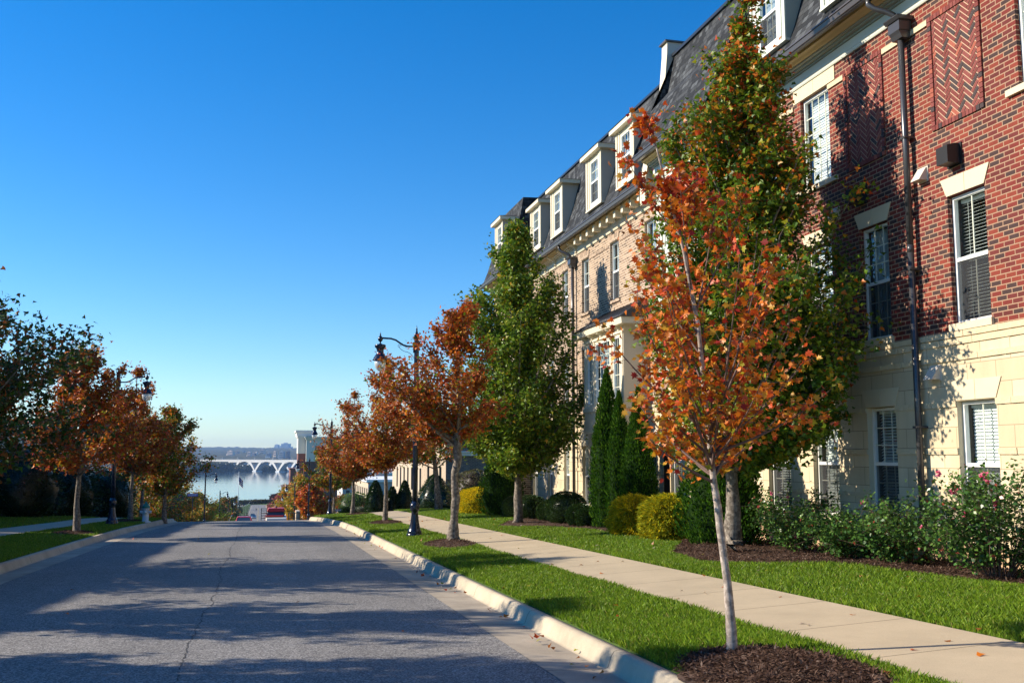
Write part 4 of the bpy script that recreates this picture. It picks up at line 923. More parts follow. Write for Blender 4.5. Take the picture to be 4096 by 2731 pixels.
# party-wall fin at the end of the red roof
m = MB(FR)
fp = [(.56, 6.70), (.56, 7.25), (.36, 8.4), (.07, 9.43), (-.05, 9.94), (-.14, 10.9), (-.15, 11.22), (-1.3, 11.22), (-1.3, 6.70)]
n = len(fp); P = [m.T(24.21, v, w_) for w_, v in fp]+[m.T(24.58, v, w_) for w_, v in fp]
m.add(P, [tuple(range(n)), tuple(range(n, 2*n))[::-1]], 'cream_d'); m.add(P, [(i, i+1, n+i+1, n+i) for i in range(n-3)]+[(n-1, 0, n, 2*n-1)], 'cream')
m.box(24.16, 24.63, 11.225, 11.27, -1.35, -.08, 'gutter')
m.build('party_wall_fin', red)
leader_and_pipe(red, FR, 13.87, 0, 7, -1.75)
vent(red, FR, 12.85, 4.62, 'black'); vent(red, FR, 15.33, 4.62, 'black'); vent(red, FR, 13.62, 4.52, 'w'); vent(red, FR, 16.15, 4.48, 'w'); vent(red, FR, 13.54, 1.30, 'w'); vent(red, FR, 16.17, 1.28, 'w'); vent(red, FR, 18.9, 4.5, 'w')
# ---- tan brick building
DZ = -.5
tan = thing('townhouse', 'tan brick building with dormers and a projecting bay, beyond the red one', 'building', (XF+4, 34, -2.4))
T0, T1 = 24.6, 37.8
tG = [(25.10, 25.80), (27.3, 28.0), (28.9, 29.6), (30.80, 31.43), (32.87, 33.52), (34.93, 35.54), (36.95, 37.6)]
t2 = [(30.55, 31.4), (32.87, 33.6), (34.7, 35.5), (36.6, 37.3)]
t3 = [(24.88, 25.69), (27.78, 28.56), (30.6, 31.36), (32.9, 33.6), (34.62, 35.48)]
stone_base(FR, tan, T0, T1, DZ, [(a, b, -1.59, .34) for a, b in tG], -1.8, True)
m = MB(FR)
wall_holes(m, T0, T1, 1.406, 6.95, [(a, b, 1.62, 3.5) for a, b in t2]+[(a, b, 4.72, 6.52) for a, b in t3], 'tan_brick', depth=.14); m.build('brick_wall', tan)
m = MB(FR); m.box(T0, T1, -3.6, -1.803, -.25, .045, 'found'); m.build('foundation', tan)
m = MB(FR); m.box(T0, 41.6, -3.6, 10.25, -11, -.75, 'dark_brick'); m.build('rear_block', tan)
m = MB(FR)
M['soldier'] = brick('tan_soldier_course', TB, (.55, .45, .33), bw=.07, rh=.22, ms=.01, zoff=.05, offset=0)
for L_, zt_ in ((t3, 6.525), (t2, 3.505)):
    for a, b in L_:
        s = .09; m = MB(FR); m.prism([(a, zt_), (b, zt_), (b+s, zt_+.215), (a-s, zt_+.215)], .0, .022, 'soldier'); m.build('lintel', tan)
        zs_ = 4.62 if zt_ > 6 else 1.53; m = MB(FR); m.box(a-.1, b+.1, zs_, zs_+.095 if zt_ > 6 else zs_+.085, -.1, .05, 'tan_brick'); m.build('sill', tan)
for a, b in ((25.8, 27.66), (28.68, 30.5), (31.5, 31.8), (32.3, 32.8), (33.7, 34.5)): m = MB(FR); m.box(a, b, 6.42, 6.50, 0, .018, 'soldier'); m.build('brick_strip', tan)
for a, b in tG: window(FR, tan, a+.005, b-.005, -1.58, .33, w=-.11, blind=1, tilt=.5)
for a, b in t2: window(FR, tan, a+.005, b-.005, 1.625, 3.49, w=-.10, grid=(2, 3), low=None, blind=2)
for a, b in t3: window(FR, tan, a+.005, b-.005, 4.725, 6.51, w=-.10, grid=(2, 2), low=(2, 2), blind=2)
cornice('cornice', FR, tan, T0, T1, DZ, ('cream', 'cream', 'soffit', 'soffit'))
u = 25.14
while u < 31.2:
    m = MB(FR); m.prism([(u-.09, 6.98), (u+.09, 6.98), (u+.07, 7.25), (u-.07, 7.25)], .17, .40, 'cream'); u += .64; m.build('dentil', tan)
for u in (31.75, 33.0, 34.2, 35.5, 36.8): m = MB(FR); m.sweep([(.05, 6.86), (.10, 6.88), (.12, 6.98), (.22, 7.08), (.38, 7.14), (.42, 7.25), (.05, 7.25)], u-.06, u+.06, 'cream'); m.build('scroll_bracket', tan)
m = MB(FR); m.sweep(roof_profile(DZ), T0, T1+.02, 'shingle'); m.build('mansard_roof', tan)
m = MB(FR); m.box(T0, T1, 10.30, 10.37, -.75, -.27, 'metal_roof'); m.build('roof_edge_flashing', tan)
for a, b in ((25.28, 26.74), (28.05, 29.51), (32.08, 33.52), (34.85, 36.3)): dormer(tan, FR, a, b, DZ, 'cream', 'cream_d')
leader_and_pipe(tan, FR, 32.0, DZ, 7, -2.2)
vent(tan, FR, 24.95, .62, 'w')
# projecting end bay of the tan building
FE = Face((XF-.65, 0, 0), (0, 1, 0), (-1, 0, 0))
stone_base(FE, tan, T1+.002, 41.6, DZ, [(38.9, 39.6, -1.59, .34), (40.3, 41.0, -1.59, .34)], -1.8, True, 'end_stone_base')
m = MB(FE); eh = [(38.9, 39.6, 1.62, 3.5), (40.3, 41.0, 1.62, 3.5), (38.9, 39.6, 4.72, 6.52), (40.3, 41.0, 4.72, 6.52)]
wall_holes(m, T1+.002, 41.6, 1.406, 6.95, eh, 'tan_brick', depth=.14)
for u in (T1+.002, 41.6): m.quad([(u, -3.6, 0), (u, 7.2, 0), (u, 7.2, -3), (u, -3.6, -3)], 'tan_brick')
m.box(T1+.002, 41.6, -3.6, -1.803, -.25, .03, 'found'); m.build('end_brick_wall', tan)
for a, b, c, d in eh+[(38.9, 39.6, -1.59, .34), (40.3, 41.0, -1.59, .34)]: window(FE, tan, a+.005, b-.005, c+.005, d-.005, w=-.10, blind=2 if c > 0 else 1)
cornice('end_cornice', FE, tan, T1-.1, 41.9, DZ, ('cream', 'cream', 'soffit', 'soffit'))
m = MB(FE); m.sweep([(.60, 7.33), (.42, 7.52), (.24, 7.98), (.02, 8.7), (-.12, 9.25), (-.26, 9.9), (-.33, 10.36), (-1.5, 10.40), (-1.5, 7.3)], T1+.03, 41.75, 'shingle'); m.build('end_roof', tan)
dormer(tan, FE, 38.15, 39.5, DZ+.1, 'cream', 'cream_d')
m = MB(FE); P = m.T
m.tube([P(41.7, 7.15, .55), P(41.75, 7.0, .5), P(41.8, 6.85, .2), P(41.75, 6.6, .1), P(41.75, -2.2, .1)], .055, 'pipe', 8); m.build('end_downpipe', tan)
# first-floor bay (oriel) of the tan building
FB = Face((XF-.70, 0, 0), (0, 1, 0), (-1, 0, 0))
m = MB(FB); ow = [(25.95, 26.45), (26.72, 28.0), (28.25, 28.75)]
wall_holes(m, 25.62, 29.05, .70, 3.62, [(a, b, 1.55, 3.33) for a, b in ow], 'cream', depth=.08)
for u in (25.62, 29.05): m.quad([(u, .70, 0), (u, 3.62, 0), (u, 3.62, -.70), (u, .70, -.70)], 'cream')
m.quad([(25.62, .70, 0), (29.05, .70, 0), (29.05, .70, -.70), (25.62, .70, -.70)], 'cream')
for u in (25.62, 26.5, 28.04, 28.8): m.box(u+.03, u+.19, 1.45, 3.4, 0, .025, 'cream')
m.box(25.58, 29.09, 1.32, 1.45, -.7, .05, 'cream'); m.box(25.60, 29.07, .70, .80, 0, .03, 'cream'); m.box(25.60, 29.07, 3.40, 3.46, -.7, .04, 'cream')
for u in (25.7, 26.75, 28.1): m.box(u, u+.10, .8, 1.32, 0, .02, 'cream')
m.sweep([(-.7, 3.60), (.20, 3.60), (.22, 3.78), (-.7, 3.78)], 25.2, 29.5, 'cream')
m.build('bay_window', tan)
for a, b in ow: window(FB, tan, a, b, 1.55, 3.33, w=-.03, grid=(2 if b-a < 1 else 4, 5), low=None, double=False, blind=2, scr=False, t=.035)
for u in (25.9, 26.6, 27.4, 28.2, 28.9): m = MB(FB); m.sweep([(0, 3.44), (.05, 3.46), (.07, 3.52), (.16, 3.56), (.17, 3.60), (0, 3.60)], u-.05, u+.05, 'cream'); m.build('bay_bracket', tan)
m = MB(FB)
P = [(25.15, 3.785, .26), (29.55, 3.785, .26), (29.55, 3.785, -.70), (25.15, 3.785, -.70), (25.6, 4.40, -.698), (29.1, 4.40, -.698)]
m.add([m.T(*q) for q in P], [(0, 1, 5, 4), (1, 2, 5), (3, 0, 4), (0, 1, 2, 3)], 'metal_roof')
for i in range(13):
    f = i/12; a = 25.25+4.2*f; b = 25.65+3.4*f
    m.tube([m.T(a, 3.80, .24), m.T(b, 4.40, -.69)], .012, 'metal_roof', 4)
m.build('bay_roof', tan)
# ---- grey brick building across the side street
def plain_block(name, label, x0, x1, y0, y1, z0, z1, wall, front=None, wins=[], sidew=[], group=None, roofk='gutter', winmat='dark_glass', cap=.25, parapet='cream'):
    """box building; wins: windows on street side (x = x0) as (y0,y1,z0,z1); sidew: windows on the camera side (y = y0) as (x0,x1,z0,z1)"""
    r = thing(name, label, 'building', ((x0+x1)/2, (y0+y1)/2, z0), group)
    sgn = -1 if x0 > 0 else 1
    xf = x0 if x0 > 0 else x1; xb = x1 if x0 > 0 else x0
    F1 = Face((xf, 0, 0), (0, 1, 0), (sgn, 0, 0)); F2 = Face((0, y0, 0), (1, 0, 0), (0, -1, 0)); d = .12*max(1, (z1-z0)/12)
    m = MB(F1); wall_holes(m, y0, y1, z0, z1, wins, front or wall, depth=d); m.build('front_wall', r)
    m = MB(F2); wall_holes(m, min(x0, x1), max(x0, x1), z0, z1, sidew, wall, depth=d); m.build('side_wall', r)
    m = MB(); m.quad([(xb, z0, y0), (xb, z1, y0), (xb, z1, y1), (xb, z0, y1)], wall); m.quad([(xf, z0, y1), (xf, z1, y1), (xb, z1, y1), (xb, z0, y1)], wall); m.build('rear_wall', r)
    m = MB(); a, b = min(x0, x1), max(x0, x1); m.box(a-cap, b+cap, z1, z1+cap*1.2, y0-cap, y1+cap, parapet); m.build('roof', r)
    for i, (Fc, L) in enumerate(((F1, wins), (F2, sidew))):
        for (a, b, c, e) in L:
            q = MB(Fc); t = min(.06, (b-a)*.08)
            q.box(a, a+t, c, e, -d-.04, -d+.04, 'black' if winmat == 'dark_glass' else 'white'); q.box(b-t, b, c, e, -d-.04, -d+.04, 'black' if winmat == 'dark_glass' else 'white'); q.box(a+t, b-t, c, c+t, -d-.04, -d+.04, 'black'); q.box(a+t, b-t, e-t, e, -d-.04, -d+.04, 'black'); q.box((a+b)/2-t/2, (a+b)/2+t/2, c+t, e-t, -d-.04, -d+.03, 'black')
            q.quad([(a+t, c+t, -d-.01), (b-t, c+t, -d-.01), (b-t, e-t, -d-.01), (a+t, e-t, -d-.01)], 'far_glass'); q.build('window', r)
    return r
m_, n_, b_ = mat('far_window_glass'); b_.inputs['Base Color'].default_value = (.03, .045, .06, 1); b_.inputs['Roughness'].default_value = .08; b_.inputs['Specular IOR Level'].default_value = .8; M['far_glass'] = m_
M['beige'] = simple('beige_stucco', (.50, .40, .29), .8, noise=.06, nscale=1)
M['beige_b'] = brick('beige_brick', [(0, (.42, .32, .22)), (.5, (.47, .36, .25))], (.5, .42, .32))
M['pgrey'] = simple('grey_and_shade_panel', (.30, .32, .34), .7, noise=.05, nscale=.5)  # garage's shaded side put into this grey; tower and warehouse share it
M['hotelw'] = simple('off_white_panel', (.62, .60, .54), .7, noise=.05, nscale=.3)
M['hotelb'] = simple('red_brown_masonry', (.20, .075, .055), .8, noise=.1, nscale=.6)
M['hoteld'] = simple('dark_brown_masonry', (.13, .065, .055), .8, noise=.1, nscale=.6)
M['roofw'] = simple('white_membrane', (.8, .8, .8), .6)
plain_block('townhouse', 'grey brick side wall of the building across the side street', 10.4, 24, 57, 66, -5, 2.1, 'dark_brick', 'beige_b', [(58.4, 59.2, -2.2, -.6), (60.6, 61.4, -2.2, -.6), (62.8, 63.6, -2.2, -.6), (58.4, 59.2, .4, 1.6), (60.6, 61.4, .4, 1.6), (62.8, 63.6, .4, 1.6)], [(11.3, 12.3, -2.5, -1.6), (11.3, 12.1, .5, 1.4), (14, 15.2, -2.7, -1.6), (14, 15, .5, 1.5)])
b = bpy.context.scene.objects[-1]
m = MB(); root_g = [o for o in COL.objects if o.type == 'EMPTY' and o.get('label', '').startswith('grey brick side')][0]
m.box(10.2, 24.1, .05, .22, 56.82, 57.0, 'white'); m.box(10.15, 24.15, .22, .32, 56.74, 57.0, 'white'); m.build('white_cornice', root_g)
plain_block('townhouse', 'beige three-storey building with tall windows past the grey one', 10.8, 22, 67.5, 84, -7, .9, 'hoteld', 'beige', [(68.6+i*2.0, 69.4+i*2.0, z, z+1.5) for i in range(7) for z in (-4.6, -2.2, -.9)][:21] if False else [(68.6+i*2.0, 69.4+i*2.0, z, z+1.6) for i in range(7) for z in (-5.0, -2.4)])
plain_block('parking_garage', 'grey parking garage with pale piers and dark openings', 15.7, 24, 150, 176, -14, -3.75, 'pgrey', 'beige', [(151+i*3.1, 152.6+i*3.1, z, z+1.2) for i in range(8) for z in (-11.5, -8.6, -5.9)], [(16.4, 18.2, -6.9, -5.7), (20.3, 23.4, -6.9, -5.7), (16.4, 18.2, -9.9, -8.7), (20.3, 23.4, -9.9, -8.7)], cap=.3, parapet='roofw')  # wall colours carry the light: beige for the lit side, grey for shade
plain_block('stair_tower', 'taupe stair tower rising behind the parking garage', 19.8, 21.6, 177, 181, -14, -2.9, 'pgrey', 'pgrey', cap=.25, parapet='cream_d')
plain_block('warehouse', 'pale blue-white building left of the parking garage', 17.9, 22.0, 225, 240, -17, -4.5, 'pgrey', 'hotelw', [], [(18.7, 19.5, -8, -7.4)], cap=.3, parapet='roofw')
plain_block('convention_hall', 'long low white hall under the row of tent peaks', 30, 56, 330, 360, -21, -6.0, 'hotelw', 'hotelw', [], [(32+i*3, 33.6+i*3, -9.5, -8) for i in range(7)], cap=.6, parapet='roofw')
def peaks():
    for i in range(6):
        x = 31.6+i*3.9; m = MB(); z = -5.2
        t = thing('tent_peak', 'white pointed tent roof, number %s from the left in the row on the hall' % ['one', 'two', 'three', 'four', 'five', 'six'][i], 'tent', (x, 334, z), 'white tent peaks on the hall')
        prof = [(1.95, 0), (1.2, .5), (.6, 1.3), (.2, 2.4), (.03, 3.2)]
        m.lathe(prof, 'roofw', (x, 334, z), 8, False); m.build('canopy', t)
        m = MB(); m.tube([(x, 334, z), (x, 334, z+3.6)], .06, 'white', 5); m.build('mast', t)
peaks()
# hotel tower
hx0, hx1, hy0, hy1 = 10.9, 23.5, 300, 330
ht = plain_block('hotel', 'tall brown-and-white hotel with curved white cornice by the river street', hx0+1.6, hx1, hy0, hy1, -20, -1.5, 'hoteld', 'hotelb', [(302+i*3.4, 303.6+i*3.4, z, z+1.6) for i in range(8) for z in (-17, -13.5, -10, -6.5)], [], cap=.05, parapet='hotelb')
m = MB(); m.box(hx0+2.2, hx1-.1, -1.44, 5.0, hy0-.6, hy1-1, 'hotelw'); m.box(hx0+1.9, hx1, 5.0, 5.5, hy0-1.0, hy1, 'hotelw'); m.box(hx0+1.7, hx1+.1, 5.5, 5.8, hy0-1.3, hy1, 'hotelw'); m.build('white_top_storeys', ht)
m = MB(); m.box(hx0, hx0+2.1, -20, .9, hy0+2, hy0+12, 'hotelb'); m.box(hx0-.1, hx0+2.15, .9, 5.6, hy0+1.9, hy0+12.1, 'hotelw'); m.box(hx0-.35, hx0+2.3, 5.6, 6.1, hy0+1.6, hy0+12.5, 'hotelw'); m.box(hx0-.6, 16.4, 7.3, 7.9, hy0+8, hy0+22, 'hotelw'); m.box(hx0-.3, 16.2, 6.1, 7.3, hy0+8.3, hy0+21.6, 'hotelw'); m.build('corner_tower', ht)
M['green'] = simple('green_sign', (.01, .12, .09), .5); M['wpaint'] = simple('white_lettering', (.85, .85, .85), .5)
m = MB(); m.box(15.7, 17.0, 2.0, 3.2, hy0-.75, hy0-.62, 'green')
for q in ([(15.90, 2.95), (16.10, 3.05), (16.80, 2.35), (16.60, 2.2)], [(16.20, 3.05), (16.70, 3.05), (16.70, 2.85), (16.35, 2.85)], [(15.95, 2.15), (16.45, 2.15), (16.30, 2.35), (15.95, 2.35)]): m.prism(q, hy0-.78, hy0-.755, 'wpaint')
m.build('green_square_emblem', ht)
plain_block('hotel', 'small dark red building by the shore with a pale cap, left of the tall hotel', 12.2, 15.8, 420, 440, -26, -5.2, 'hotelb', 'hotelb', [(422+i*4, 424+i*4, z, z+2) for i in range(4) for z in (-20, -15, -10)], cap=.4, parapet='hotelb')
plain_block('parking_garage', 'low brown garage by the water on the right', 11.0, 15.5, 500, 530, -30, -14.8, 'hoteld', 'hoteld', [], [(11.6, 15, -21, -18.5), (11.6, 15, -26, -23.5)], cap=.3, parapet='hoteld')
# ---- left row, in its own shade
def left_house(label, y0, y1, top, kk):
    n = max(1, int((y1-y0)/3.2)); L = (y1-y0)/n; zb_ = bz((y0+y1)/2)-1
    wins = [(y0+L*(i+.5)-.5, y0+L*(i+.5)+.5, z, z+1.6) for i in range(n) for z in (zb_+2.2, zb_+5.1)]
    r = plain_block('townhouse', label, -31, -21, y0, y1, zb_, top-3.0, 'old_brick', 'old_brick', wins, [(-29, -28, zb_+2.2, zb_+3.8), (-25, -24, zb_+2.2, zb_+3.8), (-29, -28, zb_+5.1, zb_+6.6), (-25, -24, zb_+5.1, zb_+6.6)], cap=.3, parapet='cream')
    m = MB(); z = top-2.6
    P = [(-31, z, y0), (-21, z, y0), (-21, z, y1), (-31, z, y1), (-30, top, y0+.9), (-22.2, top, y0+.9), (-22.2, top, y1-.9), (-30, top, y1-.9)]
    m.add([m.T(*q) for q in P], [(0, 1, 5, 4), (1, 2, 6, 5), (2, 3, 7, 6), (3, 0, 4, 7), (4, 5, 6, 7)], 'shingle_b'); m.build('mansard_roof', r)
    FL = Face((-21.3, 0, 0), (0, 1, 0), (1, 0, 0))
    m = MB(FL)
    for i in range(n):
        c = y0+L*(i+.5); m.box(c-.6, c+.6, z+.3, z+1.9, -1.2, .05, 'cream'); m.box(c-.75, c+.75, z+1.9, z+2.05, -1.3, .15, 'shingle_b'); m.box(c-.4, c+.4, z+.5, z+1.7, .05, .08, 'far_glass')
    m.build('dormer', r)
    return r
left_house('shaded red brick house glimpsed at the left picture edge', 17.5, 38, 8.9, 1)
left_house('house with blue-grey mansard roof showing through the left copper trees', 39, 66, 8.4, 2)
left_house('farther house with blue-grey roof behind the left trees', 92, 116, 2.6, 3)
pr = thing('porch', 'white stepped porch wall at the foot of the left brick house', 'porch', (-17, 37, -2.6))
m = MB(); m.box(-20.5, -15.5, -3.2, -1.5, 36, 38.6, 'hotelw'); m.build('wall', pr)
m = MB(); m.box(-20.6, -15.4, -1.5, -1.38, 35.9, 38.7, 'white'); m.build('coping', pr)
pk = thing('garden_fence', 'short white picket rail in the shade left of the copper tree', 'fence', (-11.7, 48, -2.6))
m = MB()
for i in range(6): m.box(-12.4+i*.22, -12.33+i*.22, -2.75, -1.95, 47.96, 48.0, 'white')
m.build('picket', pk); m = MB(); m.box(-12.45, -11.1, -2.0, -1.93, 47.94, 48.02, 'white'); m.box(-12.45, -11.1, -2.6, -2.54, 48.0, 48.03, 'white'); m.build('rail', pk)
# ------------------------------------------------------------------ street lamps
def make_lamp(label, group, x, y, z, rot, h=6.0):
    t = thing('street_lamp', label, 'street lamp', (x, y, z), group, rot)
    b = MB(); b.lathe([(.23, 0), (.23, .06), (.215, .10), (.20, .13), (.21, .15), (.175, .20), (.155, .26), (.12, .42), (.098, .62), (.09, .72), (.115, .74), (.13, .77), (.13, .90), (.115, .93), (.085, .95), (.078, 1.0)], 'lamp_blue', k=24); b.build('base', t, False)
    p = MB(); p.lathe([(.078, .98), (.076, 2.0), (.07, h-.45), (.07, h-.32), (.078, h-.31), (.078, h-.26), (.06, h-.25), (.03, h-.22)], 'lamp_blue', k=24, flute=.08)
    for zz in (3.05, 3.55): p.lathe([(.083, zz), (.083, zz+.012)], 'white', k=20)
    p.build('pole', t, False)
    f = MB(); f.lathe([(.02, h-.24), (.035, h-.2), (.02, h-.16), (.028, h-.12), (.012, h-.08), (.003, h)], 'lamp_blue', k=10); f.build('finial', t, False)
    a = MB(); zt = h-.62
    a.tube([(0, 0, zt), (-.26, 0, zt+.0), (-.38, 0, zt+.03), (-.48, 0, zt+.09), (-.60, 0, zt+.17), (-.74, 0, zt+.21), (-1.04, 0, zt+.22)], .026, 'lamp_blue', 10)
    a.box(-.10, .0, zt-.18, zt+.10, -.03, .03, 'lamp_blue')
    sp = [(-.08-.42*t_, 0, zt-.30+.27*t_+.03*math.sin(t_*6)) for t_ in np.linspace(0, 1, 8)]; a.tube(sp, .008, 'lamp_blue', 5)
    for cx, cz in ((-.50, zt+.0), (-.12, zt-.36)): a.tube([(cx+.055*math.cos(q)*(1-q/9), 0, cz+.055*math.sin(q)*(1-q/9)) for q in np.linspace(0, 7, 18)], .007, 'lamp_blue', 5)
    a.build('arm', t, False)
    S_ = lambda pr: [(r_*.86, z_*.66) for r_, z_ in pr]
    l = MB(); L = (-1.04, 0, zt+.02); ks = .68
    l.lathe(S_([(.003, .56), (.012, .5), (.028, .46), (.02, .42), (.035, .38), (.07, .33), (.085, .26), (.07, .18), (.03, .14), (.022, .08), (.06, .04), (.17, .01), (.185, -.02), (.18, -.10), (.14, -.14), (.115, -.22), (.112, -.32), (.135, -.40), (.18, -.48), (.215, -.56), (.235, -.63), (.255, -.65), (.255, -.67), (.17, -.672)]), 'lamp_blue', L, 24); hd = l.build('lamp_head', t, False)
    for k in range(8):
        q = k*PI/4; 
    g = MB(); g.lathe(S_([(.165, -.675), (.185, -.72), (.18, -.85), (.155, -.98), (.10, -1.08), (.04, -1.13), (.004, -1.14)]), 'globe', L, 24); o = g.build('globe', t, False)
    return t
LZ = gz(4.27, 28.2)
l0 = make_lamp('dark blue arm lamp standing on the near right verge', 'lamps along the right kerb', 4.27, 28.2, LZ-.02, 0)
for x, y, z, lab in [(4.28, 63, -3.6, 'second lamp on the right, standing just past the crest'), (4.3, 91, None, 'third lamp on the right, its pole rising from behind the crest'), (4.4, 130, None, 'fourth lamp on the right, below the brick hotel'), (4.7, 165, None, 'fifth lamp on the right among the golden trees')]:
    o = dup(l0, (x, y, z if z else bz(y)+.15), 0, lab); o['group'] = 'lamps along the right kerb'
lf = dup(l0, (-5.35, 40.6, gz(-5.35, 40.6)), PI, 'lamp on the left verge half hidden in copper leaves'); lf['group'] = 'lamps along the left kerb'
names = ['second', 'third', 'fourth', 'fifth', 'sixth', 'seventh', 'eighth', 'ninth', 'tenth', 'eleventh', 'twelfth', 'thirteenth']
for i, (x, y) in enumerate([(-5.37, 108), (-5.4, 150), (-5.3, 190), (-5.4, 235), (-5.4, 272), (-5.6, 312), (-5.6, 350), (-5.6, 390), (-5.6, 435), (-5.6, 490), (-5.6, 550), (-5.6, 620)]):
    o = dup(l0, (x, y, bz(y)+.15), PI, '%s lamp down the left side, counted from the near copper tree' % names[i]); o['group'] = 'lamps along the left kerb'
# ------------------------------------------------------------------ signs, hydrant, small things
M['blue'] = simple('street_sign_blue', (.015, .06, .42), .45)
def text_mesh(s, size, ext=.004):
    cu = bpy.data.curves.new('t', 'FONT'); cu.body = s; cu.size = size; cu.extrude = ext; cu.align_x = 'CENTER'; cu.align_y = 'CENTER'
    ob = bpy.data.objects.new('t', cu); COL.objects.link(ob); dg = bpy.context.evaluated_depsgraph_get()
    me = bpy.data.meshes.new_from_object(ob.evaluated_get(dg)); bpy.data.objects.remove(ob); me.materials.clear(); me.materials.append(M['wpaint']); return me
def street_sign(label, x, y, z0, z1, word, wd, hh):
    t = thing('street_sign', label, 'street sign', (x, y, z0)); m = MB(); m.tube([(x, y, z0), (x, y, z1)], .03, 'gutter', 8); m.build('post', t)
    m = MB(); m.box(x-wd/2, x+wd/2, z1, z1+hh, y-.012, y+.012, 'blue'); p = m.build('sign_plate', t)
    me = text_mesh(word, hh*.98); w_ = max(v.co.x for v in me.vertices)-min(v.co.x for v in me.vertices); me.name = 'lettering'
    o = link('lettering', me, None); o.parent = p; o.location = (x, y-.016, z1+hh/2); o.rotation_euler = (PI/2, 0, 0); o.scale = (wd*.9/w_, 1, 1)
street_sign('blue street name sign reading WELLFLEET on a thin post at the left', -5.05, 83, bz(83)+.1, -3.10, 'WELLFLEET', .78, .22)
street_sign('blue street name sign reading ARBORVIEW behind the right lamp', 5.12, 69, bz(69)+.1, -3.66, 'ARBORVIEW', .62, .13)
# hydrant
hy = thing('fire_hydrant', 'white fire hydrant with green cap on the left verge', 'hydrant', (-4.4, 43.0, gz(-4.4, 43.0)))
hxyz = (-4.4, 43.0, gz(-4.4, 43.0))
M['hyd_w'] = simple('hydrant_silver', (.55, .58, .58), .4); M['hyd_g'] = simple('hydrant_green', (.03, .18, .12), .4)
m = MB(); m.lathe([(.20, 0), (.20, .05), (.12, .06), (.12, .52), (.15, .54), (.15, .58)], 'hyd_w', hxyz, 14); m.build('barrel', hy)
m = MB(); m.lathe([(.16, .58), (.15, .64), (.10, .73), (.04, .78), (.04, .84), (.005, .84)], 'hyd_g', hxyz, 14); m.build('cap', hy)
m = MB()
for d in ((1, 0), (-1, 0), (0, -1)): m.tube([(hxyz[0]+d[0]*.1, hxyz[1]+d[1]*.1, hxyz[2]+.42), (hxyz[0]+d[0]*.22, hxyz[1]+d[1]*.22, hxyz[2]+.42)], .06 if d[0] else .075, 'hyd_w', 10)
m.build('outlet', hy)
# banner bracket on left lamp, garden lantern, hedge post
gl_ = thing('garden_lantern', 'small black lantern post in front of the hollies', 'lantern', (7.9, 51, gz(7.9, 51)))
m = MB(); z = gz(7.9, 51); m.tube([(7.9, 51, z), (7.9, 51, z+.25)], .03, 'black', 6); m.build('post', gl_); m = MB(); m.lathe([(.09, .25), (.10, .3), (.10, .48), (.13, .5), (.03, .6), (.0, .62)], 'black', (7.9, 51, z), 6, False); m.build('lantern_head', gl_)
ba = thing('barrier_arm', 'red and white striped barrier arm leaning up by the left kerb', 'barrier', (-5.3, 196, bz(196)))
M['red_p'] = simple('red_paint', (.62, .028, .008), .35, spec=.6)
m = MB()
for i in range(8):
    a = Vector((-6.2, 196, bz(196)+.3)); b = Vector((-4.6, 196, bz(196)+3.6)); m.tube([a.lerp(b, i/8), a.lerp(b, (i+1)/8)], .11, 'red_p' if i % 2 else 'white', 6)
m.build('striped_arm', ba); m = MB(); m.box(-6.5, -5.9, bz(196)-.1, bz(196)+1.1, 195.8, 196.2, 'hotelw'); m.build('cabinet', ba)
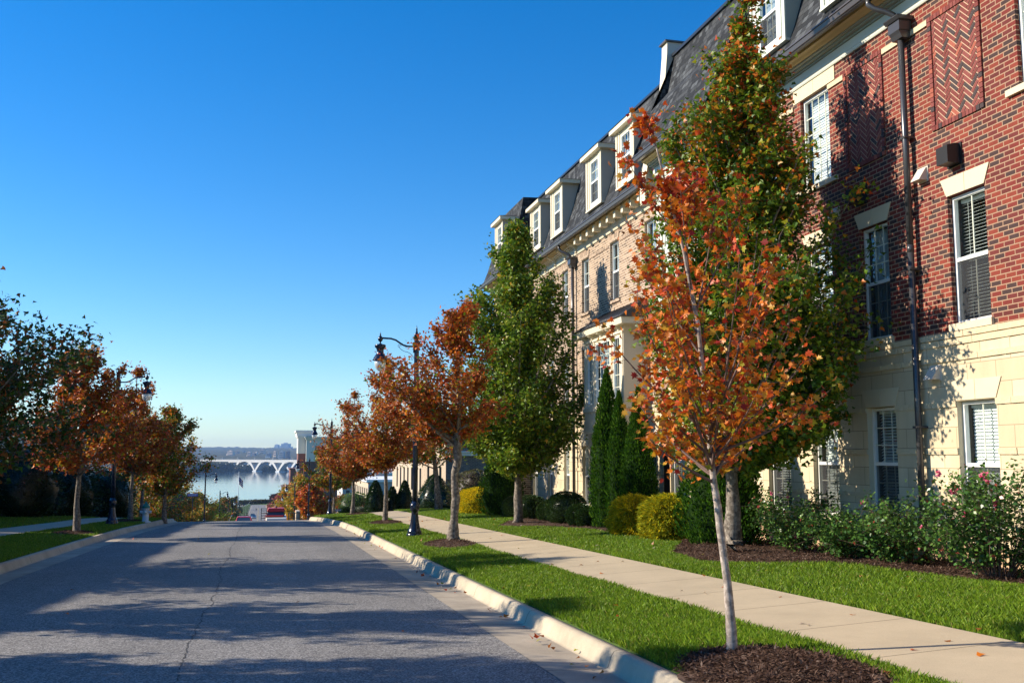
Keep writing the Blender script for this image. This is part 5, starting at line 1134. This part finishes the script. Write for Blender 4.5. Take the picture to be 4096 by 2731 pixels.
# ------------------------------------------------------------------ vehicles
def car(label, x, y, yaw, paint, h=1.45, L=4.6, W=1.8, z=None, suv=0, group=None):
    t = thing('car', label, 'car', (x, y, (z if z is not None else bz(y)+.0)), group, yaw)
    pm = simple('car_paint', paint, .25, .3, spec=.7); dk = M['black']
    # front toward -y (local)
    st = [(-L/2, .45, .72, .78), (-L/2+.12, .30, .80, .92), (-L/2+.9, .28, .95, .98), (-.55, .28, 1.0, 1.0), (.9, .28, 1.02, 1.0), (L/2-.4, .30, 1.02-.02+suv*.1, .97), (L/2-.05, .38, .95, .90), (L/2, .5, .8, .82)]
    V = []; F = []
    for (yy, zb_, zt, wf) in st:
        w_ = W/2*wf
        V += [(-w_*.96, yy, zb_), (-w_, yy, (zb_+zt)/2), (-w_*.93, yy, zt), (-w_*.45, yy, zt+.02), (w_*.45, yy, zt+.02), (w_*.93, yy, zt), (w_, yy, (zb_+zt)/2), (w_*.96, yy, zb_)]
    k = 8
    for i in range(len(st)-1):
        for j in range(k): F.append((i*k+j, i*k+(j+1) % k, (i+1)*k+(j+1) % k, (i+1)*k+j))
    F += [tuple(range(k)), tuple((len(st)-1)*k+j for j in range(k))]
    m = MB(); m.add(V, F, pm, True); m.build('body', t, False)
    g = MB(); ya, yb, yc, yd = -.75, .05, 1.15+suv*.6, 1.85+suv*.2; w1, w2 = W/2*.90, W/2*.70; z1, z2 = .98, h
    P = [(-w1, ya, z1), (w1, ya, z1), (w2, yb, z2-.04), (-w2, yb, z2-.04), (-w1, yd, z1), (w1, yd, z1), (w2, yc, z2-.04), (-w2, yc, z2-.04)]
    g.add(P, [(0, 1, 2, 3), (5, 4, 7, 6), (0, 3, 7, 4), (1, 5, 6, 2)], 'far_glass'); g.build('window_glass', t, False)
    r = MB(); r.add([(-w2-.01, yb-.05, z2-.04), (w2+.01, yb-.05, z2-.04), (w2+.01, yc+.05, z2-.04), (-w2-.01, yc+.05, z2-.04), (-w2*.9, yb+.1, z2+.02), (w2*.9, yb+.1, z2+.02), (w2*.9, yc-.1, z2+.02), (-w2*.9, yc-.1, z2+.02)], [(0, 1, 5, 4), (1, 2, 6, 5), (2, 3, 7, 6), (3, 0, 4, 7), (4, 5, 6, 7), (0, 1, 2, 3)], pm)
    for s in (-1, 1):
        r.tube([(s*w1, ya, z1), (s*(w2+.01), yb, z2-.03)], .035, pm, 4); r.tube([(s*w1, yd, z1), (s*(w2+.01), yc, z2-.03)], .045, pm, 4); r.tube([(s*(w1+.01), .45, z1), (s*(w2+.02), .5, z2-.03)], .03, pm, 4)
        r.box(s*(W/2+.0)-.06, s*(W/2)+.1*s if s > 0 else s*(W/2)+.06, .95, 1.08, ya+.12, ya+.22, pm)
    r.build('roof', t, False)
    for s in (-1, 1):
        for yy in (-L/2+.85, L/2-.95):
            q = MB(); q.tube([(s*(W/2-.2), yy, .32), (s*(W/2-.0), yy, .32)], .32, 'black', 16); q.build('wheel', t, False)
        q = MB(); q.box(s*.62-.16, s*.62+.16, .62, .74, -L/2-.01, -L/2+.15, 'hyd_w'); q.build('headlight', t, False)
        q = MB(); q.box(s*.68-.12, s*.68+.12, .72, .86, L/2-.12, L/2+.005, 'red_p'); q.build('tail_light', t, False)
    q = MB(); q.box(-.5, .5, .42, .60, -L/2-.015, -L/2+.1, 'black'); q.build('grille', t, False)
    return t
car('red car coming up the hill, only windscreen and roof above the crest', -1.5, 113, 0, (.55, .01, .035))
car('dark red car hidden behind the bright red car', -1.95, 131, 0, (.16, .01, .03), z=bz(131)+.15)
car('silver car on the lower street, leading a dark one', -1.7, 392, 0, (.45, .5, .55))
car('dark car following the silver one uphill', -2.2, 420, 0, (.02, .025, .03))
tk = thing('truck', 'red-roofed work truck with black side rack at the road crest', 'truck', (1.85, 105, bz(105)))
tz = bz(105); m = MB()
V = []; st = [(103.2, .5, 1.15, .92), (103.4, .45, 1.25, 1.0), (104.6, .45, 1.3, 1.0), (107.6, .5, 1.25, 1.0)]
for yy, a, b, wf in st: V += [(1.75-1.0*wf, yy, tz+a), (1.75-1.0*wf, yy, tz+b), (1.75+1.0*wf, yy, tz+b), (1.75+1.0*wf, yy, tz+a)]
F = [(i*4+j, i*4+(j+1) % 4, (i+1)*4+(j+1) % 4, (i+1)*4+j) for i in range(3) for j in range(4)]+[(0, 1, 2, 3), (12, 13, 14, 15)]
m.add(V, F, 'hotelw'); m.build('body', tk)
m = MB(); P = [(.85, 104.2, tz+1.25), (2.6, 104.2, tz+1.25), (2.5, 104.4, tz+1.80), (.95, 104.4, tz+1.80), (.85, 106, tz+1.25), (2.6, 106, tz+1.25), (2.5, 105.8, tz+1.80), (.95, 105.8, tz+1.80)]
m.add(P, [(0, 1, 2, 3), (4, 5, 6, 7), (0, 3, 7, 4), (1, 2, 6, 5)], 'far_glass'); m.build('cab_window', tk)
m = MB(); P = [(.85, 104.2, tz+1.80), (2.62, 104.2, tz+1.80), (2.62, 106, tz+1.80), (.85, 106, tz+1.80), (1.0, 104.35, tz+2.12), (2.5, 104.35, tz+2.12), (2.5, 105.9, tz+2.12), (1.0, 105.9, tz+2.12)]
m.add(P, [(0, 1, 5, 4), (1, 2, 6, 5), (2, 3, 7, 6), (3, 0, 4, 7), (4, 5, 6, 7), (0, 1, 2, 3)], 'red_p'); m.box(.7, 2.45, 1.28+tz, 1.42+tz, 103.5, 104.0, 'red_p'); m.build('roof', tk)
m = MB(); m.lathe([(.09, 2.12), (.09, 2.2), (.06, 2.32), (.0, 2.33)], 'black', (1.75, 105, tz), 8); m.build('beacon', tk)
m = MB()
for zz in (1.1, 1.35, 1.6, 1.85, 2.05): m.box(.28, .82, tz+zz, tz+zz+.05, 104.6, 104.65, 'black')
for xx in (.26, .80): m.box(xx, xx+.06, tz+.6, tz+2.12, 104.58, 104.67, 'black')
m.build('side_rack', tk)
for s in (.95, 2.55):
    for yy in (103.9, 106.9): q = MB(); q.tube([(s-.12, yy, tz+.45), (s+.12, yy, tz+.45)], .45, 'black', 14); q.build('wheel', tk)
tr_ = thing('trailer', 'grey open utility trailer right of the red-roofed truck', 'trailer', (4.0, 107, bz(107)))
tz = bz(107); m = MB(); m.box(2.95, 4.15, tz+.5, tz+.6, 105.4, 108.5, 'gutter')
for xx in (2.95, 3.5, 4.08): m.box(xx, xx+.07, tz+.6, tz+1.75, 105.4, 105.47, 'gutter')
m.box(2.95, 4.15, tz+1.7, tz+1.76, 105.38, 105.45, 'gutter'); m.box(2.95, 4.15, tz+1.2, tz+1.25, 105.38, 105.45, 'gutter'); m.build('frame', tr_)
m = MB(); m.box(3.75, 4.12, tz+.62, tz+1.9, 105.5, 108, 'beige'); m.build('tarp_load', tr_)
for s in (2.9, 4.2): q = MB(); q.tube([(s-.1, 107, tz+.35), (s+.1, 107, tz+.35)], .34, 'black', 14); q.build('wheel', tr_)
# person far down the street
def person(x, y):
    z = bz(y); t = thing('person', 'tiny distant person in dark clothes on the lower street', 'person', (x, y, z))
    vs = [(0, 0, .95), (0, 0, 1.2), (0, 0, 1.42), (0, 0, 1.52), (0, 0, 1.66), (.1, 0, .88), (.11, .05, .48), (.11, .0, .08), (.12, -.16, .04), (-.1, 0, .88), (-.1, -.08, .48), (-.1, .06, .08), (-.11, -.10, .04), (.2, 0, 1.38), (.26, .03, 1.1), (.25, -.1, .86), (-.2, 0, 1.38), (-.26, .02, 1.1), (-.25, -.08, .86)]
    ed = [(0, 1), (1, 2), (2, 3), (3, 4), (0, 5), (5, 6), (6, 7), (7, 8), (0, 9), (9, 10), (10, 11), (11, 12), (2, 13), (13, 14), (14, 15), (2, 16), (16, 17), (17, 18)]
    rd = [.16, .16, .15, .06, .11, .10, .07, .045, .05, .10, .07, .045, .05, .07, .05, .04, .07, .05, .04]
    me = bpy.data.meshes.new('body'); me.from_pydata([(x+a*1.1, y+b, z+c*1.05) for a, b, c in vs], ed, []); me.materials.append(M['dark_room'])
    o = link('body', me, t); sk = o.modifiers.new('s', 'SKIN');
    for i, r in enumerate(rd): me.skin_vertices[0].data[i].radius = (r, r*.8)
    me.skin_vertices[0].data[0].use_root = True; o.modifiers.new('u', 'SUBSURF').levels = 1
person(-1.2, 560)
# flagpole
fpz = bz(470); fl = thing('flagpole', 'white flagpole with a drooping striped flag on the left shore', 'flagpole', (-9.0, 470, fpz))
m = MB(); m.tube([(-9.0, 470, fpz-1), (-9.0, 470, -7.2)], [.22, .08], 'white', 8); m.lathe([(0, .4), (.22, .2), (0, 0)], 'white', (-9.0, 470, -7.2), 8); m.build('pole', fl)
fg = thing('flag', 'limp red, white and blue striped flag hanging on the pole', 'flag', (-8.8, 470, -9.6))
M['navy'] = simple('flag_navy', (.03, .04, .18), .8); M['flagred'] = simple('flag_red', (.45, .04, .05), .8)
m = MB()
for i in range(9):
    u0, u1 = i*.2, (i+1)*.2; y_ = lambda q: 470+.18*math.sin(q*6)
    for s in range(7):
        za, zb2 = -9.0-.75*s*.62-u0*1.1, -9.0-.75*(s+1)*.62-u0*1.1; zc, zd = -9.0-.75*s*.62-u1*1.1, -9.0-.75*(s+1)*.62-u1*1.1
        key = 'navy' if (s < 4 and i < 4) else ('flagred' if s % 2 == 0 else 'white')
        m.add([(-8.85+u0, y_(u0), za), (-8.85+u1, y_(u1), zc), (-8.85+u1, y_(u1), zd), (-8.85+u0, y_(u0), zb2)], [(0, 1, 2, 3)], key)
m.build('cloth', fg)
# shoreline mound + shore lamp posts at the street end
shrub('shore_thicket', 'brown-green thicket along the shore at the street end', 'bushes', None, (4, 725, -33.4), 26, 4, 3.2, 5000, 1.4, [(.12, .10, .04), (.06, .06, .02), (.16, .14, .06)], [2, 1, 1], OVAL, 200, 'leaf', rag=.2, core=.9, stems=False)
shrub('shore_tree', 'dark maroon bushy tree at the right shore end of the street', 'tree', None, (14, 705, -32.5), 6, 5, 7.5, 3000, 1.3, [(.10, .04, .03), (.05, .03, .02), (.12, .07, .03)], [2, 1, 1], OVAL, 201, 'leaf', rag=.15, core=.85)
# ------------------------------------------------------------------ bridge
M['bridge'] = simple('bridge_concrete', (.52, .51, .48), .6, noise=.05, nscale=.05)
M['bridge_s'] = simple('bridge_back_concrete', (.50, .54, .58), .6)
def bridge(label, P0, ddir, length, first, mk, depth=14, z_w=-34):
    """deck line starts at P0 and runs along ddir; s is metres along it, w metres to its back"""
    d = Vector((ddir[0], ddir[1], 0)).normalized(); fc = Face((P0[0], P0[1], 0), d, Vector((d.y, -d.x, 0)))
    t = thing('bridge', label, 'bridge', (P0[0], P0[1], z_w)); pitch = 112
    m = MB(fc); m.box(0, length, -11.6, -8.4, -depth, 0, mk); m.box(0, length, -8.4, -7.4, .1, .7, mk); m.box(0, length, -8.4, -7.4, -depth-.7, -depth-.1, mk); m.build('deck', t)
    for i in range(int(length/90)): m = MB(fc); m.tube([fc.p(30+90*i, -8.4, -1), fc.p(30+90*i, -1.5-(i % 2)*2, -1)], .35, mk, 5); m.build('light_mast', t)
    sc_ = first
    while sc_ < length-40:
        for s in (-1, 1):
            q = MB(fc); o_, i_ = [], []
            for f in np.linspace(0, 1, 10):
                xx = sc_+s*(33-30.5*f**.72); zz = -11.5+(z_w+2+11.5)*f; th = 13-7*f
                o_.append((xx+s*th*.5, zz)); i_.append((xx-s*th*.5, zz))
            for k in range(9): q.prism([o_[k], o_[k+1], i_[k+1], i_[k]], -depth+.5, -.5, mk)
            q.build('pier_leg', t)
        q = MB(fc); q.box(sc_-34, sc_+34, -13.4, -11.62, -depth+.4, -.4, mk); q.build('pier_tie', t)
        q = MB(fc); q.box(sc_-9, sc_+9, z_w-2, z_w+2.0, -depth-1, 1, 'bridge_s'); q.build('pier_foot', t)
        q = MB(fc); n_ = 12; a0, a1 = sc_+34, min(sc_+pitch-34, length)
        for k in range(n_):
            f0, f1 = k/n_, (k+1)/n_; h0, h1 = 3.2*(2*f0-1)**2, 3.2*(2*f1-1)**2
            q.prism([(a0+(a1-a0)*f0, -11.62), (a0+(a1-a0)*f1, -11.62), (a0+(a1-a0)*f1, -11.8-h1), (a0+(a1-a0)*f0, -11.8-h0)], -depth+1, -.8, mk)
        q.build('arch_span', t)
        sc_ += pitch
    return t
# the bridge comes obliquely nearer towards the right
BD = (.451, -.893)
bridge('long white river bridge on V-shaped piers, the nearer of the two decks', (-62-BD[0]*190, 2500-BD[1]*190), BD, 1250, 190, 'bridge')
bridge('second parallel deck and shaded piers right behind the white bridge', (-62-BD[0]*190+40, 2500-BD[1]*190+20), BD, 1250, 160, 'bridge_s')
# far wooded point and towns
def far_wood(label, x0, x1, y, z, h, n, seed):
    rs = np.random.RandomState(seed); P = np.stack([rs.uniform(x0, x1, n), y+rs.uniform(-15, 25, n), z+h*rs.uniform(0, 1, n)**.8*(.6+.4*np.sin(rs.uniform(0, 9, n)))], 1)
    V, F, K = leaf_arrays(P, 4.2, pick(rs, [(.05, .07, .03), (.08, .09, .03), (.16, .09, .03), (.03, .045, .02)], [3, 2, .7, 2], n), OVAL, rs, width=1.6)
    return tag(link('far_wood', fast('far_wood', V, F, K, 'leaf')), label, 'woods', None, 'stuff')
far_wood('wooded bank at the left foot of the white bridge', -150, -60, 2330, -34, 21, 9000, 1)
far_wood('thin tree line along the far bank under the bridge', -200, 420, 2440, -34, 15, 16000, 2)
M['tower_p'] = simple('far_pink_concrete', (.55, .44, .36), .8); M['tower_b'] = simple('far_blue_shade_and_glass', (.20, .27, .35), .5); M['tower_d'] = simple('far_dark_block', (.16, .14, .15), .7); M['win_far'] = simple('far_window_band', (.08, .09, .11), .5)  # tower_b holds the blue of shaded faces in its colour, besides glass
FT = [  # x px, width px, top y px, base y px, distance, colour, label   (measured on the photograph's far bank)
    (-112, 34, 20.5, 4.0, 4200, 'tower_p', 'stepped pinkish block at the far left of the distant town'), (-42, 20, 17.5, 0, 3900, 'tower_p', 'pink slab with window bands above the left pier of the bridge'),
    (7, 26, 26, 4, 4600, 'tower_p', 'tall pale stepped tower cluster behind the bridge'), (55, 16, 20, -6, 3500, 'tower_p', 'pinkish apartment slab right of the middle, left of the blue one'),
    (80, 26, 19, -5, 3520, 'tower_b', 'blue-shaded apartment slab beside the pinkish slab'), (104, 18, 20, -4, 3560, 'tower_d', 'dark apartment slab with red top'),
    (60, 22, 46, 30, 9000, 'tower_b', 'pale blue office block on the skyline, left half'), (92, 44, 50, 30, 9050, 'tower_b', 'wide pale blue office block on the skyline'),
    (202, 16, 18, 5, 3700, 'hotelw', 'white building at the right end of the distant town'), (-15, 12, 17, 8, 4300, 'hotelw', 'small white block between the pink ones'), (-85, 14, 19, 12, 4800, 'tower_d', 'brown low block on the far left slope'),
    (-60, 12, 22, 13, 4900, 'tower_b', 'blue-grey low block on the far left slope'), (-25, 20, 13, 4, 4100, 'tower_d', 'long dark low block near the water'), (30, 24, 12, 2, 3600, 'tower_b', 'green-blue glass block just above the bridge deck'), (150, 16, 8, 1, 3400, 'tower_p', 'low pink-roofed block at the right above the deck')]
for i, (dx, wp, ty, by, D, k, lab) in enumerate(FT):
    X = dx/3982*D; W_ = wp/3982*D; zt = ty/3982*D; zb_ = min(by/3982*D, zt-10)-25
    t = thing('office_tower', lab, 'building', (X, D, 0), 'buildings of the distant town', math.radians(-38+7*(i % 3))); w2 = W_*.74
    m = MB(); m.box(-w2/2, w2/2, zb_, zt, 0, w2*.6, k); m.box(-w2*.2, w2*.15, zt, zt+w2*.12, w2*.1, w2*.4, k)
    if k != 'hotelw': m.box(-w2/2-w2*.25, -w2/2, zb_, zt-(zt-zb_)*.25, w2*.1, w2*.5, k); m.box(w2/2, w2*.85, zb_, zt-(zt-zb_)*.4, w2*.1, w2*.45, k)
    m.build('block', t, False)
    m = MB(); h_ = zt-max(zb_+25, zt-60); nb = max(3, int(h_/9))
    for j in range(nb):
        z = zt-(j+.7)*h_/nb; m.box(-w2*.46, w2*.46, z, z+h_/nb*.4, -.8, -.1, 'win_far'); m.box(-w2/2-.8, -w2/2-.1, z, z+h_/nb*.35, w2*.02, w2*.09, 'win_far')
    m.build('window_band', t, False)
# ------------------------------------------------------------------ grass, litter, mulch chips
def grass(name, regions, seed, label):
    rs = np.random.RandomState(seed); VV, FF, KK = [], [], []; off = 0
    for (xa, xb, Ya, Yb, dens, hh, ww) in regions:
        A = (Yb-Ya)*(xb((Ya+Yb)/2)-xa((Ya+Yb)/2)); n = int(A*dens)
        Y = rs.uniform(Ya, Yb, n); a = np.array([xa(y) for y in Y]); b = np.array([xb(y) for y in Y]); X = a+(b-a)*rs.uniform(0, 1, n)
        k = ~in_ring(X, Y)
        ed = np.minimum(X-a, b-X) ; k &= (ed > .0)
        X, Y, a, b = X[k], Y[k], a[k], b[k]; n = len(X)
        Z = np.array([gz(x, y) for x, y in zip(X, Y)])-.005
        h = hh*rs.uniform(.55, 1.3, n)*(1+.25*np.sin(X*2.1+Y*.9)*np.sin(Y*1.3)); th = rs.uniform(0, 2*PI, n); lean = rs.uniform(.1, .7, n)*h; la = rs.uniform(0, 2*PI, n)
        dx, dy = np.cos(th)*ww/2, np.sin(th)*ww/2
        P0 = np.stack([X-dx, Y-dy, Z], 1); P1 = np.stack([X+dx, Y+dy, Z], 1)
        mx, my = np.cos(la)*lean, np.sin(la)*lean
        P2 = np.stack([X+mx*.35+dx*.8, Y+my*.35+dy*.8, Z+h*.62], 1); P3 = np.stack([X+mx, Y+my, Z+h], 1)
        V = np.stack([P0, P1, P2, P3], 1).reshape(-1, 3); F = np.arange(n)[:, None]*4+np.arange(4)[None]+off; off += 4*n
        base = pick(rs, [(.13, .23, .010), (.18, .30, .014), (.09, .17, .010), (.26, .33, .025), (.32, .27, .09)], [4, 4, 2, 1.2, .25], n)
        VV.append(V); FF.append(F); KK.append(np.repeat(base*rs.uniform(.75, 1.25, (n, 1)), 4, 0))
    tag(link(name, fast(name, np.concatenate(VV), np.concatenate(FF), np.concatenate(KK), 'blade')), label, 'grass', None, 'stuff')
kRo = lambda y: kR(y)+.20
swa = lambda y: SW0+.002*y-.01; swb = lambda y: SW1+.002*y+.01; be = lambda y: bed_edge(y)
grass('grass', [(kRo, swa, 4.5, 11, 6500, .07, .0055), (kRo, swa, 11, 17, 4200, .07, .008), (kRo, swa, 17, 28, 2200, .07, .012), (kRo, swa, 28, 52, 900, .07, .02),
    (swb, be, 4.5, 11, 5000, .07, .006), (swb, be, 11, 18, 3600, .07, .008), (swb, be, 18, 30, 1800, .07, .013), (swb, be, 30, 50, 800, .07, .02)], 5, 'bright green lawn strips either side of the right-hand sidewalk')
kLo = lambda y: kL(y)-.2
grass('shaded_grass', [(lambda y: float(np.interp(y, [-6, 30, 36, 42, 50], [-7.7, -7.4, -6.8, -6.1, -5.5]))+.02, kLo, 12, 30, 1500, .06, .014), (lambda y: float(np.interp(y, [-6, 30, 36, 42, 50], [-7.7, -7.4, -6.8, -6.1, -5.5]))+.02, kLo, 30, 50, 800, .06, .02), (lambda y: -14, lambda y: float(np.interp(y, [-6, 30, 36, 42, 50], [-9.2, -8.9, -8.3, -7.6, -7.0]))-.02, 20, 50, 350, .07, .025)], 6, 'shaded lawn on the left verge')
def chips(n, seed):
    rs = np.random.RandomState(seed); Y = np.concatenate([rs.uniform(6, 20, int(n*.7)), rs.uniform(20, 44, int(n*.3))]); a = np.array([bed_edge(y) for y in Y]); X = a+(10.25-a)*rs.uniform(-.02, 1, len(Y))**1.3
    Z = np.array([bedz(x, y) for x, y in zip(X, Y)])+rs.uniform(.004, .02, len(Y))
    PX, PY, PZ = [X], [Y], [Z]
    for cx, cy_, rx, ry, h in RINGS:
        m = 9000 if cy_ < 10 else 2500; r = np.sqrt(rs.uniform(0, 1, m)); t = rs.uniform(0, 2*PI, m); x = cx+rx*r*np.cos(t); y = cy_+ry*r*np.sin(t)
        PX.append(x); PY.append(y); PZ.append(np.array([gz(max(q, 3.4) if q > 0 else q, w_) for q, w_ in zip(x, y)])+h*(1-r)**.8+.02+rs.uniform(0, .015, m))
    P = np.stack([np.concatenate(PX), np.concatenate(PY), np.concatenate(PZ)], 1); n = len(P)
    d = rs.normal(size=(n, 3)); d[:, 2] *= .25
    V, F, K = leaf_arrays(P, .06, pick(rs, [(.09, .05, .035), (.14, .085, .06), (.05, .03, .022), (.24, .17, .13)], [3, 3, 2, .6], n), OVAL, rs, dirs=d, width=.5, upb=2)
    tag(link('mulch_chips', fast('mulch_chips', V, F, K, 'needle')), 'shredded brown bark mulch in the beds and tree rings', 'mulch', None, 'stuff')
chips(60000, 9)
def litter():
    rs = np.random.RandomState(12); P = []
    for _ in range(260):
        y = rs.uniform(6, 40); x = rs.choice([kR(y)-.05-rs.uniform(0, .25), rs.uniform(kR(y)+.2, 8.6), rs.uniform(kR(y)+.2, 8.6), rs.uniform(-4.9, 3)], p=[.3, .35, .3, .05]); P.append((x, y, (gz(x, y) if x > kR(y) else bz(y))+(.05 if kR(y)+.2 < x < 4.95 or x > 6.45 else .022)))
    P = np.array(P); n = len(P); V, F, K = leaf_arrays(P, .07, pick(rs, [RO, OR, BR, (.4, .33, .25), YG], [1, 1, 2, 2, 1], n), LOBE, rs, upb=2.5, droop=0)
    tag(link('fallen_leaves', fast('fallen_leaves', V, F, K, 'leaf')), 'scattered dry leaves on kerb, lawn and walk', 'leaves', None, 'stuff')
litter()
# ------------------------------------------------------------------ haze
m = bpy.data.materials.new('haze_air'); m.use_nodes = True; n = m.node_tree; n.nodes.clear()
o_ = N(n, 'ShaderNodeOutputMaterial'); v_ = N(n, 'ShaderNodeVolumePrincipled'); v_.inputs['Color'].default_value = (.36, .60, 1, 1); v_.inputs['Density'].default_value = 7e-5; v_.inputs['Anisotropy'].default_value = .3
n.links.new(v_.outputs[0], o_.inputs['Volume']); M['haze'] = m
mb = MB(); mb.box(-9500, 9500, -62, 160, -80, 10800, 'haze'); tag(mb.build('haze'), 'thin blue autumn haze over the river', 'haze', None, 'stuff')
